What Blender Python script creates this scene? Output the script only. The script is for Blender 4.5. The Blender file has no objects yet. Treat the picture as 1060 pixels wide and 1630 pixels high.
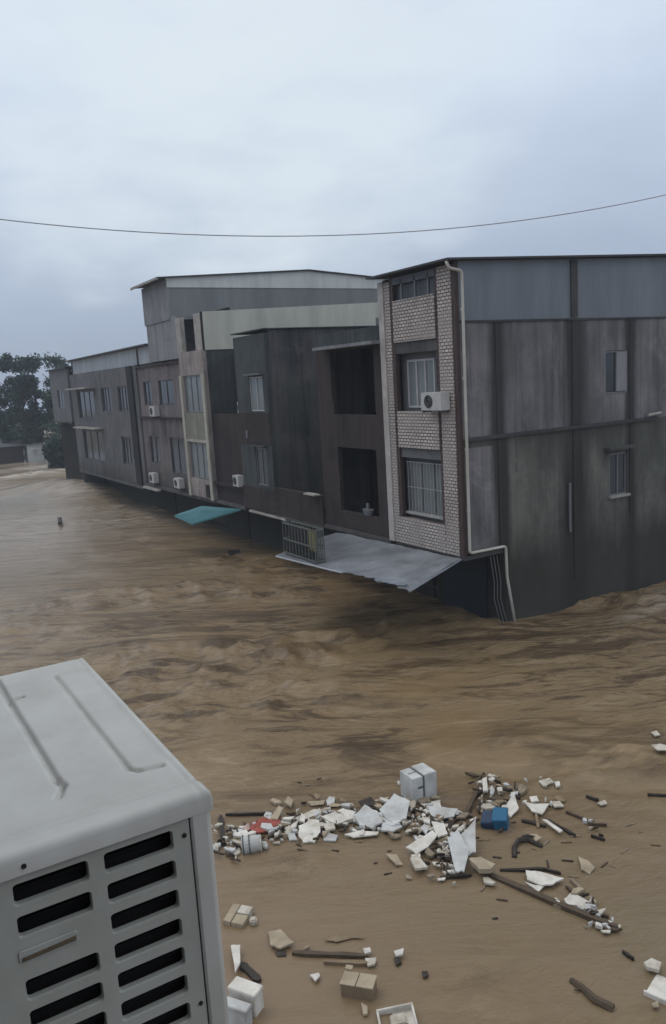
import bpy, bmesh, math, random
from mathutils import Vector, Matrix, noise
random.seed(7)
R_ = math.radians
scn = bpy.context.scene
col = scn.collection

# ---------------------------------------------------------------- camera
F = 1270.0; H = 7.4                       # focal length in photo pixels, eye height above the flood
up = -Vector((460, 7600, F)).normalized()
ax = Vector((2170, -335, F)); ax = (ax - up * ax.dot(up)).normalized()
cu = Vector((up.x, -up.y, -up.z)); cx_ = Vector((ax.x, -ax.y, -ax.z)); cy_ = cu.cross(cx_)
RM = Matrix((cx_, cy_, cu))
cam_d = bpy.data.cameras.new('camera'); cam = bpy.data.objects.new('camera', cam_d); col.objects.link(cam)
cam.matrix_world = Matrix.Translation((0, 0, H)) @ RM.to_4x4()
cam_d.sensor_fit = 'VERTICAL'; cam_d.sensor_height = 36.0; cam_d.lens = 36.0 * F / 1630
cam_d.clip_start = 0.05; cam_d.clip_end = 3000
scn.camera = cam
scn.render.resolution_x = 665; scn.render.resolution_y = 1024

def at(px, py, z=0.0):
    d = RM @ Vector((px - 530, -(py - 815), -F)); t = (z - H) / d.z
    return Vector((d.x * t, d.y * t, z))

# ---------------------------------------------------------------- node helpers
class NT:
    def __init__(s, tree): s.t = tree; s.n = tree.nodes; s.l = tree.links
    def new(s, typ, **k):
        n = s.n.new(typ)
        for a, b in k.items():
            if a.startswith('i_'):
                key = a[2:]; key = int(key) if key.isdigit() else key.replace('_', ' ')
                v = b
                if hasattr(v, 'is_output') or isinstance(v, bpy.types.NodeSocket): s.l.new(v, n.inputs[key])
                else: n.inputs[key].default_value = v
            else: setattr(n, a, b)
        return n
    def link(s, a, b): s.l.new(a, b)
def ramp(nt, fac, stops):
    r = nt.new('ShaderNodeValToRGB'); nt.link(fac, r.inputs[0]); e = r.color_ramp.elements
    while len(e) < len(stops): e.new(.5)
    for el, (p, c) in zip(e, stops):
        el.position = p; el.color = (c, c, c, 1) if not hasattr(c, '__len__') else (*c, 1)
    return r.outputs[0]
def mapping(nt, src, scale, loc=(0, 0, 0), rot=(0, 0, 0)):
    m = nt.new('ShaderNodeMapping'); nt.link(src, m.inputs[0])
    m.inputs['Location'].default_value = loc; m.inputs['Rotation'].default_value = rot; m.inputs['Scale'].default_value = scale
    return m.outputs[0]
def noise_tex(nt, vec, scale, detail=4, rough=.55, dist=0.0):
    n = nt.new('ShaderNodeTexNoise'); nt.link(vec, n.inputs['Vector'])
    n.inputs['Scale'].default_value = scale; n.inputs['Detail'].default_value = detail
    n.inputs['Roughness'].default_value = rough; n.inputs['Distortion'].default_value = dist
    return n.outputs[0]
def mixc(nt, f, a, b, mode='MIX'):
    m = nt.new('ShaderNodeMix', data_type='RGBA', blend_type=mode)
    for k, v in ((0, f), (6, a), (7, b)):
        if isinstance(v, bpy.types.NodeSocket): nt.link(v, m.inputs[k])
        elif k == 0: m.inputs[0].default_value = v
        else: m.inputs[k].default_value = (*v, 1)
    return m.outputs[2]
def maths(nt, op, a, b=0.0, clamp=False):
    m = nt.new('ShaderNodeMath', operation=op); m.use_clamp = clamp
    for i, v in enumerate((a, b)):
        if isinstance(v, bpy.types.NodeSocket): nt.link(v, m.inputs[i])
        else: m.inputs[i].default_value = v
    return m.outputs[0]

# ---------------------------------------------------------------- world: overcast sky, soft sun
w = bpy.data.worlds.new('World'); scn.world = w; w.use_nodes = True
nt = NT(w.node_tree); w.node_tree.nodes.clear()
SUN_EL, SUN_AZ = R_(58), R_(-35)
sky = nt.new('ShaderNodeTexSky', sky_type='NISHITA', sun_disc=False, sun_elevation=SUN_EL, sun_rotation=SUN_AZ)
bgS = nt.new('ShaderNodeBackground', i_Strength=0.08); nt.link(sky.outputs[0], bgS.inputs[0])
tc = nt.new('ShaderNodeTexCoord')
g = tc.outputs['Generated']
sep = nt.new('ShaderNodeSeparateXYZ'); nt.link(g, sep.inputs[0])
big = noise_tex(nt, mapping(nt, g, (1.0, 1.0, 2.2), (3.1, 0.4, 1.7)), 2.3, 5, .5, .35)
fine = noise_tex(nt, mapping(nt, g, (1.0, 1.0, 2.8), (0.2, 5.4, 0.3)), 6.5, 4, .5, .2)
elev = ramp(nt, sep.outputs[2], [(0.0, (.37, .445, .575)), (.06, (.415, .50, .64)), (.17, (.53, .62, .765)), (.30, (.665, .765, .92)), (.42, (.745, .83, .965)), (.65, (.98, 1.0, 1.02)), (1.0, (1.15, 1.15, 1.14))])
cl = ramp(nt, big, [(.34, (.90, .905, .93)), (.5, (.985, .985, .99)), (.64, (1.05, 1.055, 1.03)), (.8, (1.10, 1.10, 1.06))])
c2 = mixc(nt, 1.0, elev, cl, 'MULTIPLY')
f2 = ramp(nt, fine, [(.35, .975), (.65, 1.025)])
c3 = mixc(nt, .8, c2, f2, 'MULTIPLY')
# the bank of brighter cloud low over the street
c4 = c3
for (px_, py_, lo_, hi_, amt_) in ((230, 175, .975, 1.0, .7), (490, 140, .968, 1.0, .75), (330, 60, .90, 1.0, .12)):
    vd = nt.new('ShaderNodeVectorMath', operation='DOT_PRODUCT'); nt.link(g, vd.inputs[0])
    vd.inputs[1].default_value = (RM @ Vector((px_ - 530, 815 - py_, -F))).normalized()
    wob = maths(nt, 'ADD', vd.outputs['Value'], maths(nt, 'MULTIPLY', maths(nt, 'SUBTRACT', fine, .5), .05))
    c4 = mixc(nt, maths(nt, 'MULTIPLY', ramp(nt, wob, [(lo_, 0.0), (hi_, 1.0)]), amt_), c4, (.82, .91, .97))
bgC = nt.new('ShaderNodeBackground', i_Strength=0.97); nt.link(c4, bgC.inputs[0])
mx = nt.new('ShaderNodeMixShader'); mx.inputs[0].default_value = .93
nt.link(bgS.outputs[0], mx.inputs[1]); nt.link(bgC.outputs[0], mx.inputs[2])
wo = nt.new('ShaderNodeOutputWorld'); nt.link(mx.outputs[0], wo.inputs[0])

sd = bpy.data.lights.new('sun', 'SUN'); sd.energy = 0.5; sd.angle = R_(25); sd.color = (1, .97, .92)
sun = bpy.data.objects.new('sun', sd); col.objects.link(sun)
sv = Vector((math.sin(SUN_AZ) * math.cos(SUN_EL), math.cos(SUN_AZ) * math.cos(SUN_EL), math.sin(SUN_EL)))
sun.rotation_euler = sv.to_track_quat('Z', 'Y').to_euler(); sun.location = (0, 0, 30)
scn.view_settings.view_transform = 'Standard'; scn.view_settings.look = 'None'
scn.view_settings.exposure = 0.0; scn.view_settings.gamma = 1.0

# ---------------------------------------------------------------- materials
def mat(name, rough=.7, metal=0.0, spec=.4):
    m = bpy.data.materials.new(name); m.use_nodes = True
    nt = NT(m.node_tree); b = m.node_tree.nodes['Principled BSDF']
    b.inputs['Roughness'].default_value = rough; b.inputs['Metallic'].default_value = metal
    b.inputs['Specular IOR Level'].default_value = spec
    return m, nt, b
def posz(nt):
    ge = nt.new('ShaderNodeNewGeometry'); s = nt.new('ShaderNodeSeparateXYZ'); nt.link(ge.outputs['Position'], s.inputs[0])
    return ge.outputs['Position'], s
def bump(nt, b, h, strength=.3, dist=.01):
    n = nt.new('ShaderNodeBump', i_Strength=strength, i_Distance=dist); nt.link(h, n.inputs['Height']); nt.link(n.outputs[0], b.inputs['Normal'])

def stained(name, c, c_dark, rough=.85, streak=1.0, wet=None, sc=1.0, moss=None, bands=(), under=None):
    """rendered / concrete wall with rain streaks, blotches and (below `wet`) a soaked dirty foot"""
    m, nt, b = mat(name, rough, spec=.25)
    p, s = posz(nt)
    n1 = noise_tex(nt, mapping(nt, p, (1.6, 1.6, .12)), 1.7 * sc, 5, .6)
    n2 = noise_tex(nt, p, .55 * sc, 5, .6, .4)
    n3 = noise_tex(nt, p, 9.0, 4, .6)
    f = maths(nt, 'ADD', maths(nt, 'MULTIPLY', n1, .55 * streak), maths(nt, 'MULTIPLY', n2, .6))
    f = ramp(nt, f, [(.50, 0.0), (.72, 1.0)])
    cc = mixc(nt, f, c, c_dark)
    cc = mixc(nt, maths(nt, 'MULTIPLY', ramp(nt, n3, [(.35, 0.0), (.7, 1.0)]), .35), cc, tuple(v * .7 for v in c))
    n6 = noise_tex(nt, mapping(nt, p, (7, 7, .22), (1, 3, 2)), 1.0, 6, .7)
    cc = mixc(nt, maths(nt, 'MULTIPLY', ramp(nt, n6, [(.52, 0.0), (.66, 1.0)]), .45), cc, tuple(v * .5 for v in c_dark))
    n7 = noise_tex(nt, mapping(nt, p, (.9, .9, .9), (6, 1, 5)), 1.0, 7, .7, 1.0)
    cc = mixc(nt, maths(nt, 'MULTIPLY', ramp(nt, n7, [(.55, 0.0), (.63, 1.0)]), .35), cc, tuple(min(1, v * 1.35) for v in c))
    if moss:
        n4 = noise_tex(nt, mapping(nt, p, (1, 1, .5), (4, 1, 2)), .8, 5, .65)
        cc = mixc(nt, maths(nt, 'MULTIPLY', ramp(nt, n4, [(.45, 0.0), (.65, 1.0)]), .6), cc, moss)
    for sx, sw in bands:
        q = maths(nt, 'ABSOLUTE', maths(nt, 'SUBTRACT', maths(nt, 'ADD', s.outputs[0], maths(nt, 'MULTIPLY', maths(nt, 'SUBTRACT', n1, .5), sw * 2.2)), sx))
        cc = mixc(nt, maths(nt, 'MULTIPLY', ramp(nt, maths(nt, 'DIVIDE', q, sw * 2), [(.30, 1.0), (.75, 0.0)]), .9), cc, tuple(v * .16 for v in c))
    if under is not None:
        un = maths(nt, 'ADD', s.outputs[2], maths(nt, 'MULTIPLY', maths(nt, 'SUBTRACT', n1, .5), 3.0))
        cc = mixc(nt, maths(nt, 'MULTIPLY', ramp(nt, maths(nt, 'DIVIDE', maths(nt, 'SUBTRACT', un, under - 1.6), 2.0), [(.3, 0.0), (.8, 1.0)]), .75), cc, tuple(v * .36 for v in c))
    if wet is not None:
        wn = maths(nt, 'ADD', s.outputs[2], maths(nt, 'MULTIPLY', maths(nt, 'SUBTRACT', noise_tex(nt, mapping(nt, p, (1, 1, .3)), .8, 5, .6), .5), 3.2))
        wf = ramp(nt, maths(nt, 'DIVIDE', maths(nt, 'SUBTRACT', wn, wet - 1.5), 3.0), [(.25, 1.0), (.8, 0.0)])
        cc = mixc(nt, maths(nt, 'MULTIPLY', wf, .85), cc, (.035, .034, .028))
    nt.link(cc, b.inputs['Base Color'])
    bump(nt, b, n3, .35, .01)
    return m
def plain(name, c, rough=.6, metal=0.0, var=.25, sc=4.0, spec=.4, dirt=None, dirt_amt=.5, bmp=0.15):
    m, nt, b = mat(name, rough, metal, spec)
    p, s = posz(nt)
    n = noise_tex(nt, p, sc, 5, .6, .3)
    cc = mixc(nt, ramp(nt, n, [(.3, 0.0), (.7, 1.0)]), c, tuple(v * (1 - var) for v in c))
    if dirt:
        n2 = noise_tex(nt, mapping(nt, p, (1, 1, .6), (2, 7, 1)), sc * .6, 6, .65)
        cc = mixc(nt, maths(nt, 'MULTIPLY', ramp(nt, n2, [(.42, 0.0), (.68, 1.0)]), dirt_amt), cc, dirt)
    nt.link(cc, b.inputs['Base Color'])
    if bmp: bump(nt, b, n, bmp, .004)
    return m
def sheet(name, c, axis='X', pitch=.2, rough=.5, metal=0.15, dark=None):
    """ribbed painted steel sheet"""
    m, nt, b = mat(name, rough, metal, .4)
    p, s = posz(nt)
    k = s.outputs[0] if axis == 'X' else s.outputs[1]
    wv = maths(nt, 'SINE', maths(nt, 'MULTIPLY', k, 2 * math.pi / pitch))
    n = noise_tex(nt, mapping(nt, p, (1.2, 1.2, .25)), 1.1, 5, .6)
    cc = mixc(nt, ramp(nt, n, [(.32, 0.0), (.7, 1.0)]), c, dark or tuple(v * .72 for v in c))
    nt.link(cc, b.inputs['Base Color'])
    bump(nt, b, ramp(nt, wv, [(.5, 0.0), (.95, 1.0)]), .35, .012)
    return m
def tiles(name):
    """small pale wall tiles in running bond with wide dark joints"""
    m, nt, b = mat(name, .55, spec=.35)
    p, s = posz(nt)
    v = nt.new('ShaderNodeCombineXYZ')
    nt.link(maths(nt, 'ADD', s.outputs[1], s.outputs[0]), v.inputs[0]); nt.link(s.outputs[2], v.inputs[1])
    br = nt.new('ShaderNodeTexBrick', offset=.5)
    nt.link(v.outputs[0], br.inputs[0])
    for k, val in (('Color1', (.60, .555, .51, 1)), ('Color2', (.44, .40, .37, 1)), ('Mortar', (.075, .048, .042, 1)), ('Scale', 1.0), ('Mortar Size', .019), ('Mortar Smooth', .5), ('Bias', -.1), ('Brick Width', .165), ('Row Height', .092)):
        br.inputs[k].default_value = val
    n = noise_tex(nt, mapping(nt, p, (1, 1, .4)), 1.6, 5, .6)
    cc = mixc(nt, maths(nt, 'MULTIPLY', ramp(nt, n, [(.4, 0.0), (.75, 1.0)]), .6), br.outputs[0], (.16, .14, .13))
    nw = noise_tex(nt, mapping(nt, p, (1, 1, .8), (3, 2, 8)), 1.1, 4, .6)
    cc = mixc(nt, maths(nt, 'MULTIPLY', ramp(nt, nw, [(.42, 0.0), (.62, 1.0)]), .65), cc, (.32, .285, .265))
    nt.link(cc, b.inputs['Base Color']); bump(nt, b, maths(nt, 'SUBTRACT', 1.0, br.outputs[1]), .5, .01)
    return m
def glass(name, c=(.02, .025, .03), rough=.12):
    m, nt, b = mat(name, rough, 0, .6)
    p, s = posz(nt)
    n = noise_tex(nt, p, 1.4, 3, .5)
    nt.link(mixc(nt, n, c, tuple(v * 2.2 for v in c)), b.inputs['Base Color'])
    bump(nt, b, noise_tex(nt, p, 2.5, 2, .5), .06, .02)
    return m

M = {}
DARK_BANDS = ((15.42, .26), (18.48, .46), (20.93, .24))  # position and width of the dark vertical bands at the pier lines
M['side_wall'] = stained('side_wall_render', (.225, .215, .225), (.095, .095, .102), wet=1.6, moss=(.075, .076, .078), bands=DARK_BANDS)
M['side_low'] = stained('side_wall_lower_render', (.165, .165, .148), (.045, .046, .045), wet=2.5, under=5.4, moss=(.040, .042, .036), streak=.6, sc=.8, bands=DARK_BANDS)
M['pier'] = stained('damp_concrete_pier', (.072, .073, .076), (.042, .043, .046), wet=2.4)
M['steel_grey'] = sheet('grey_blue_steel_sheet', (.19, .215, .245), 'X', .25)
M['steel_facade'] = sheet('grey_steel_fascia', (.12, .13, .15), 'Y', .25)
M['roof'] = plain('dark_roof_sheet', (.06, .062, .065), .6, .2)
M['tiles'] = tiles('pale_wall_tiles')
M['tile_trim'] = plain('pale_tile_trim', (.47, .44, .42), .5, var=.2, sc=5, dirt=(.16, .14, .13))
M['brown_tile'] = plain('red_brown_wall_tile', (.075, .048, .045), .6, var=.3, sc=6)
M['recess'] = plain('grey_recess_render', (.16, .165, .165), .8, var=.3, sc=2.5, dirt=(.08, .08, .085))
M['frame_white'] = plain('white_window_frame', (.42, .43, .44), .45, var=.15)
M['frame_dull'] = plain('dull_aluminium_frame', (.20, .21, .22), .45, .3, var=.2)
M['glass'] = glass('dark_window_glass')
M['glass_pale'] = glass('curtained_window_glass', (.10, .115, .12), .25)
M['bars'] = plain('grille_bars', (.40, .40, .40), .5, .2, var=.2)
M['bars_dark'] = plain('rusty_dark_bars', (.07, .065, .06), .6, .3, var=.35)
M['pipe'] = plain('off_white_plastic_pipe', (.55, .53, .49), .45, var=.12, sc=3, dirt=(.3, .26, .2), dirt_amt=.4)
M['unit_white'] = plain('outdoor_unit_casing', (.50, .50, .50), .5, var=.12, dirt=(.3, .28, .25), dirt_amt=.3)
M['black'] = plain('dark_void_black', (.012, .012, .014), .8, var=.1)
M['recess_shade'] = stained('shade_black_recess_wall', (.018, .016, .014), (.010, .009, .008), wet=1.0)  # near-black colour paints in the shade of undercroft, balconies and recesses
M['slab'] = stained('stained_floor_slab', (.10, .10, .10), (.05, .05, .05))
M['brownwall'] = stained('dark_red_brown_wall', (.052, .040, .039), (.024, .022, .023))
M['darkwall'] = stained('blackened_grey_wall', (.105, .100, .105), (.030, .031, .036), moss=(.042, .055, .045))
M['greenwall'] = stained('dark_slate_green_wall', (.068, .078, .080), (.030, .035, .037))
M['farwall'] = stained('weathered_grey_far_facade', (.145, .145, .15), (.075, .078, .085), wet=2.4)
M['mauve'] = stained('mauve_grey_facade', (.20, .175, .18), (.10, .09, .095))
M['mauve2'] = stained('mauve_grey_facade_lower', (.165, .148, .148), (.05, .05, .05), wet=2.6)
M['bay'] = stained('pinkish_grey_bay_render', (.34, .30, .285), (.16, .14, .14))
M['bay_trim'] = plain('pale_bay_trim', (.44, .42, .36), .6, var=.2, sc=3, dirt=(.15, .15, .13))
M['olive'] = stained('olive_grey_panel', (.26, .26, .21), (.14, .14, .125))
M['penthouse'] = stained('blue_grey_penthouse_wall', (.26, .265, .28), (.16, .165, .18))
M['white_sheet'] = sheet('white_gable_sheet', (.66, .68, .66), 'X', .3)
M['grey_sheet'] = sheet('grey_penthouse_sheet', (.22, .23, .235), 'X', .3)
M['cream_sheet'] = sheet('cream_wall_sheet', (.56, .56, .49), 'X', .35)
M['pale_band'] = sheet('pale_blue_parapet_sheet', (.42, .45, .47), 'Y', .35)
M['pale_wall'] = stained('pale_grey_far_wall', (.15, .155, .165), (.11, .115, .125))
M['ledge'] = plain('pale_concrete_ledge', (.42, .40, .38), .7, var=.3, sc=4, dirt=(.15, .13, .12))
M['zinc'] = plain('weathered_zinc_sheet', (.39, .42, .47), .36, .35, var=.4, sc=1.2, dirt=(.12, .13, .15), dirt_amt=.8)
M['zinc_edge'] = plain('bare_zinc_edge', (.42, .44, .46), .4, .4, var=.2)
M['teal'] = sheet('teal_steel_sheet', (.055, .20, .235), 'Y', .3, .45, .1)
M['teal_dark'] = plain('teal_trim', (.04, .17, .18), .5)
M['faint_frame'] = plain('dirty_dark_frame', (.085, .085, .09), .5, .2, var=.3)
M['navy'] = plain('navy_blue_tarpaulin', (.006, .012, .022), .6, var=.3)
M['yellow'] = plain('dull_yellow_board', (.28, .27, .12), .6, var=.4, sc=8)
M['cable'] = plain('grey_cable_sheath', (.30, .32, .36), .6)
M['bark'] = plain('wet_bark', (.05, .042, .035), .9, var=.3)
M['leaf'] = None

def leafmat(name, a, bcol):
    m, nt, b = mat(name, .7, spec=.25)
    p, s = posz(nt)
    n = noise_tex(nt, p, .45, 3, .6); n2 = noise_tex(nt, p, 4.0, 2, .5)
    f = ramp(nt, maths(nt, 'ADD', maths(nt, 'MULTIPLY', n, .7), maths(nt, 'MULTIPLY', n2, .3)), [(.38, 0.0), (.62, 1.0)])
    nt.link(mixc(nt, f, a, bcol), b.inputs['Base Color'])
    return m
M['leaf'] = leafmat('dark_tree_leaves', (.022, .045, .040), (.050, .085, .062))
M['leaf2'] = leafmat('dull_tree_leaves', (.035, .062, .052), (.075, .11, .085))

# flood water
def watermat():
    m, nt, b = mat('muddy_flood_water', .32, 0, .5)
    b.inputs['IOR'].default_value = 1.36; b.inputs['Coat Weight'].default_value = .3; b.inputs['Coat Roughness'].default_value = .06; b.inputs['Coat IOR'].default_value = 1.33
    p, s = posz(nt)
    rot = (0, 0, R_(-30))
    v1 = mapping(nt, mapping(nt, p, (1, 1, 1), rot=(0, 0, R_(31))), (.16, .55, 1))
    n1 = noise_tex(nt, v1, 1.0, 9, .64, 1.6)
    v2 = mapping(nt, mapping(nt, p, (1, 1, 1), (5, 3, 0), (0, 0, R_(31))), (.42, 1.7, 1))
    n2 = noise_tex(nt, v2, 1.0, 8, .64, 1.3)
    n3 = noise_tex(nt, mapping(nt, p, (.07, .07, 1), (9, 2, 0)), 1.0, 4, .5, .6)
    n5 = noise_tex(nt, mapping(nt, p, (.22, .22, 1), (1, 12, 0)), 1.0, 5, .55, .8)
    vc = nt.new('ShaderNodeAttribute', attribute_name='rapids')
    k = vc.outputs['Fac']
    c = mixc(nt, ramp(nt, n3, [(.35, 0.0), (.65, 1.0)]), (.196, .142, .086), (.214, .150, .091))
    c = mixc(nt, maths(nt, 'MULTIPLY', ramp(nt, n3, [(.3, 1.0), (.5, 0.0)]), .6), c, (.160, .142, .090))
    c = mixc(nt, maths(nt, 'MULTIPLY', k, .7), c, (.238, .165, .085))
    patch = ramp(nt, n5, [(.38, .15), (.52, 1.0)])
    kk = maths(nt, 'MULTIPLY', k, patch)
    dk = maths(nt, 'MULTIPLY', ramp(nt, n1, [(.515, 0.0), (.57, 1.0)]), maths(nt, 'ADD', maths(nt, 'MULTIPLY', kk, .72), .05))
    c = mixc(nt, dk, c, (.058, .034, .015))
    dk2 = maths(nt, 'MULTIPLY', ramp(nt, n2, [(.535, 0.0), (.61, 1.0)]), maths(nt, 'ADD', maths(nt, 'MULTIPLY', kk, .75), .03))
    c = mixc(nt, dk2, c, (.062, .037, .017))
    n6 = noise_tex(nt, mapping(nt, mapping(nt, p, (1, 1, 1), (2, 8, 0), (0, 0, R_(31))), (1.1, 4.2, 1)), 1.0, 6, .62, 1.0)
    dk3 = maths(nt, 'MULTIPLY', ramp(nt, n6, [(.56, 0.0), (.64, 1.0)]), maths(nt, 'MULTIPLY', kk, .6))
    c = mixc(nt, dk3, c, (.080, .050, .026))
    lt = maths(nt, 'MULTIPLY', ramp(nt, n2, [(.36, 1.0), (.46, 0.0)]), maths(nt, 'MULTIPLY', k, .5))
    c = mixc(nt, lt, c, (.33, .25, .16))
    fa = nt.new('ShaderNodeAttribute', attribute_name='foam')
    c = mixc(nt, maths(nt, 'MULTIPLY', fa.outputs['Fac'], ramp(nt, n2, [(.46, 1.0), (.58, .35)])), c, (.62, .56, .48))
    nt.link(c, b.inputs['Base Color'])
    rp = maths(nt, 'ADD', maths(nt, 'MULTIPLY', k, .06), .13)
    nt.link(rp, b.inputs['Roughness'])
    h = maths(nt, 'ADD', maths(nt, 'MULTIPLY', n2, .7), maths(nt, 'MULTIPLY', noise_tex(nt, mapping(nt, p, (1, 2, 1), rot=rot), 3.4, 6, .62, .6), .40))
    bn = nt.new('ShaderNodeBump', i_Distance=.3); nt.link(h, bn.inputs['Height'])
    nt.link(maths(nt, 'ADD', maths(nt, 'MULTIPLY', kk, .6), .20), bn.inputs['Strength'])
    nt.link(bn.outputs[0], b.inputs['Normal']); nt.link(bn.outputs[0], b.inputs['Coat Normal'])
    return m
M['water'] = watermat()
M['mud'] = plain('muddy_bank_soil', (.20, .165, .125), .9, var=.35, sc=.4)

# ---------------------------------------------------------------- mesh builder
class MB:
    def __init__(s): s.v = []; s.f = []
    def quad(s, *p):
        k = len(s.v); s.v += [tuple(q) for q in p]; s.f.append(tuple(range(k, k + len(p))))
    def box(s, x0, x1, y0, y1, z0, z1):
        if x0 > x1: x0, x1 = x1, x0
        if y0 > y1: y0, y1 = y1, y0
        if z0 > z1: z0, z1 = z1, z0
        k = len(s.v)
        s.v += [(x, y, z) for z in (z0, z1) for y in (y0, y1) for x in (x0, x1)]
        for f in ((0, 2, 3, 1), (4, 5, 7, 6), (0, 1, 5, 4), (2, 6, 7, 3), (0, 4, 6, 2), (1, 3, 7, 5)): s.f.append(tuple(k + i for i in f))
        return s
    def hexa(s, b, t):
        k = len(s.v); s.v += [tuple(q) for q in b] + [tuple(q) for q in t]; n = len(b)
        s.f.append(tuple(k + i for i in reversed(range(n)))); s.f.append(tuple(k + n + i for i in range(n)))
        for i in range(n): j = (i + 1) % n; s.f.append((k + i, k + j, k + n + j, k + n + i))
        return s
    def tube(s, pts, r, n=8, r1=None):
        pts = [Vector(p) for p in pts]; k = len(s.v); m = len(pts)
        for i, p in enumerate(pts):
            d = (pts[min(i + 1, m - 1)] - pts[max(i - 1, 0)]).normalized()
            a = d.cross(Vector((0, 0, 1)) if abs(d.z) < .9 else Vector((1, 0, 0))).normalized(); b = d.cross(a)
            rr = r if r1 is None else r + (r1 - r) * i / (m - 1)
            for j in range(n):
                t = 2 * math.pi * j / n; s.v.append(tuple(p + a * math.cos(t) * rr + b * math.sin(t) * rr))
        for i in range(m - 1):
            for j in range(n):
                j2 = (j + 1) % n; s.f.append((k + i * n + j, k + i * n + j2, k + (i + 1) * n + j2, k + (i + 1) * n + j))
        s.f.append(tuple(k + j for j in range(n))); s.f.append(tuple(k + (m - 1) * n + j for j in reversed(range(n))))
        return s
    def build(s, name, m, parent=None, smooth=False, bevel=0.0, weld=True):
        o_ = ORG.get(parent.name, Vector((0, 0, 0))) if parent else Vector((0, 0, 0))
        me = bpy.data.meshes.new(name)
        me.from_pydata([(x - o_.x, y - o_.y, z - o_.z) for x, y, z in s.v], [], s.f)
        bm = bmesh.new(); bm.from_mesh(me)
        if weld: bmesh.ops.remove_doubles(bm, verts=bm.verts, dist=1e-4)
        bmesh.ops.recalc_face_normals(bm, faces=bm.faces)
        if bevel:
            bmesh.ops.bevel(bm, geom=[e for e in bm.edges if e.is_manifold and e.calc_face_angle(0) > .6], offset=bevel, segments=2, affect='EDGES')
        bm.to_mesh(me); bm.free()
        if smooth: me.polygons.foreach_set('use_smooth', [True] * len(me.polygons))
        me.materials.append(m)
        o = bpy.data.objects.new(name, me); col.objects.link(o)
        if parent: o.parent = parent; ORG[o.name] = o_
        return o
ORG = {}
def thing(name, label, cat, loc=(0, 0, 0), group=None):
    o = bpy.data.objects.new(name, None); col.objects.link(o); o.empty_display_size = .2
    o.location = loc; ORG[o.name] = Vector(loc); o['label'] = label; o['category'] = cat
    if group: o['group'] = group
    return o
def tag(o, label, cat, group=None):
    o['label'] = label; o['category'] = cat
    if group: o['group'] = group
    return o
def bx(name, m, parent, *b, bevel=0.0): return MB().box(*b).build(name, m, parent, bevel=bevel)

def wall_grid(mb, axis, c0, c1, a0, a1, z0, z1, holes):
    """solid wall slab c0..c1 thick along `axis` ('X': the facade runs along Y), with rectangular openings"""
    As = sorted({a0, a1, *[h[0] for h in holes], *[h[1] for h in holes]}); As = [a for a in As if a0 - 1e-6 <= a <= a1 + 1e-6]
    Zs = sorted({z0, z1, *[h[2] for h in holes], *[h[3] for h in holes]}); Zs = [z for z in Zs if z0 - 1e-6 <= z <= z1 + 1e-6]
    def open_(i, j):
        if i < 0 or j < 0 or i >= len(As) - 1 or j >= len(Zs) - 1: return True
        a = (As[i] + As[i + 1]) / 2; z = (Zs[j] + Zs[j + 1]) / 2
        return any(h[0] < a < h[1] and h[2] < z < h[3] for h in holes)
    P = (lambda c, a, z: (c, a, z)) if axis == 'X' else (lambda c, a, z: (a, c, z))
    for i in range(len(As) - 1):
        for j in range(len(Zs) - 1):
            if open_(i, j): continue
            p, q, r, t = As[i], As[i + 1], Zs[j], Zs[j + 1]
            mb.quad(P(c0, p, r), P(c0, q, r), P(c0, q, t), P(c0, p, t)); mb.quad(P(c1, p, r), P(c1, q, r), P(c1, q, t), P(c1, p, t))
            if open_(i - 1, j): mb.quad(P(c0, p, r), P(c1, p, r), P(c1, p, t), P(c0, p, t))
            if open_(i + 1, j): mb.quad(P(c0, q, r), P(c1, q, r), P(c1, q, t), P(c0, q, t))
            if open_(i, j - 1): mb.quad(P(c0, p, r), P(c1, p, r), P(c1, q, r), P(c0, q, r))
            if open_(i, j + 1): mb.quad(P(c0, p, t), P(c1, p, t), P(c1, q, t), P(c0, q, t))
    return mb
def window(parent, axis, c, a0, a1, z0, z1, n=2, fr=None, gl=None, t=.05, d=.06, bars=0, sill=None, rails=1):
    """window whose outer face lies at coordinate c of `axis` and that looks towards the negative side"""
    fr = fr or M['frame_white']; gl = gl or M['glass']
    def B(mb, u0, u1, w0, w1, zz0, zz1): return mb.box(u0, u1, w0, w1, zz0, zz1) if axis == 'X' else mb.box(w0, w1, u0, u1, zz0, zz1)
    mb = MB(); wall_grid(mb, axis, c, c + d, a0, a1, z0, z1, [(a0 + t + (a1 - a0 - t) * i / n, a0 + (a1 - a0 - t) * (i + 1) / n, z0 + t, z1 - t) for i in range(n)])
    wnd = mb.build('window', fr, parent)
    g_ = MB(); B(g_, c + d * .5, c + d * .8, a0 + .01, a1 - .01, z0 + .01, z1 - .01); g_.build('pane', gl, wnd)
    if bars:
        k = MB()
        for i in range(bars): a = a0 + (a1 - a0) * (i + .5) / bars; B(k, c - .09, c - .075, a - .008, a + .008, z0, z1)
        for j in range(rails + 2): z = z0 + (z1 - z0) * j / (rails + 1); B(k, c - .093, c - .072, a0, a1, z - .01, z + .01)
        for a in (a0, a1):
            for z in (z0, z1): B(k, c - .09, c, a - .01, a + .01, z - .01, z + .01)
        k.build('grille', M['bars'], wnd)
    if sill:
        k = MB(); B(k, c - .13, c + .02, a0 - .08, a1 + .08, z0 - .07, z0 - .003); k.build('sill', sill, wnd)
    return wnd

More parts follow.
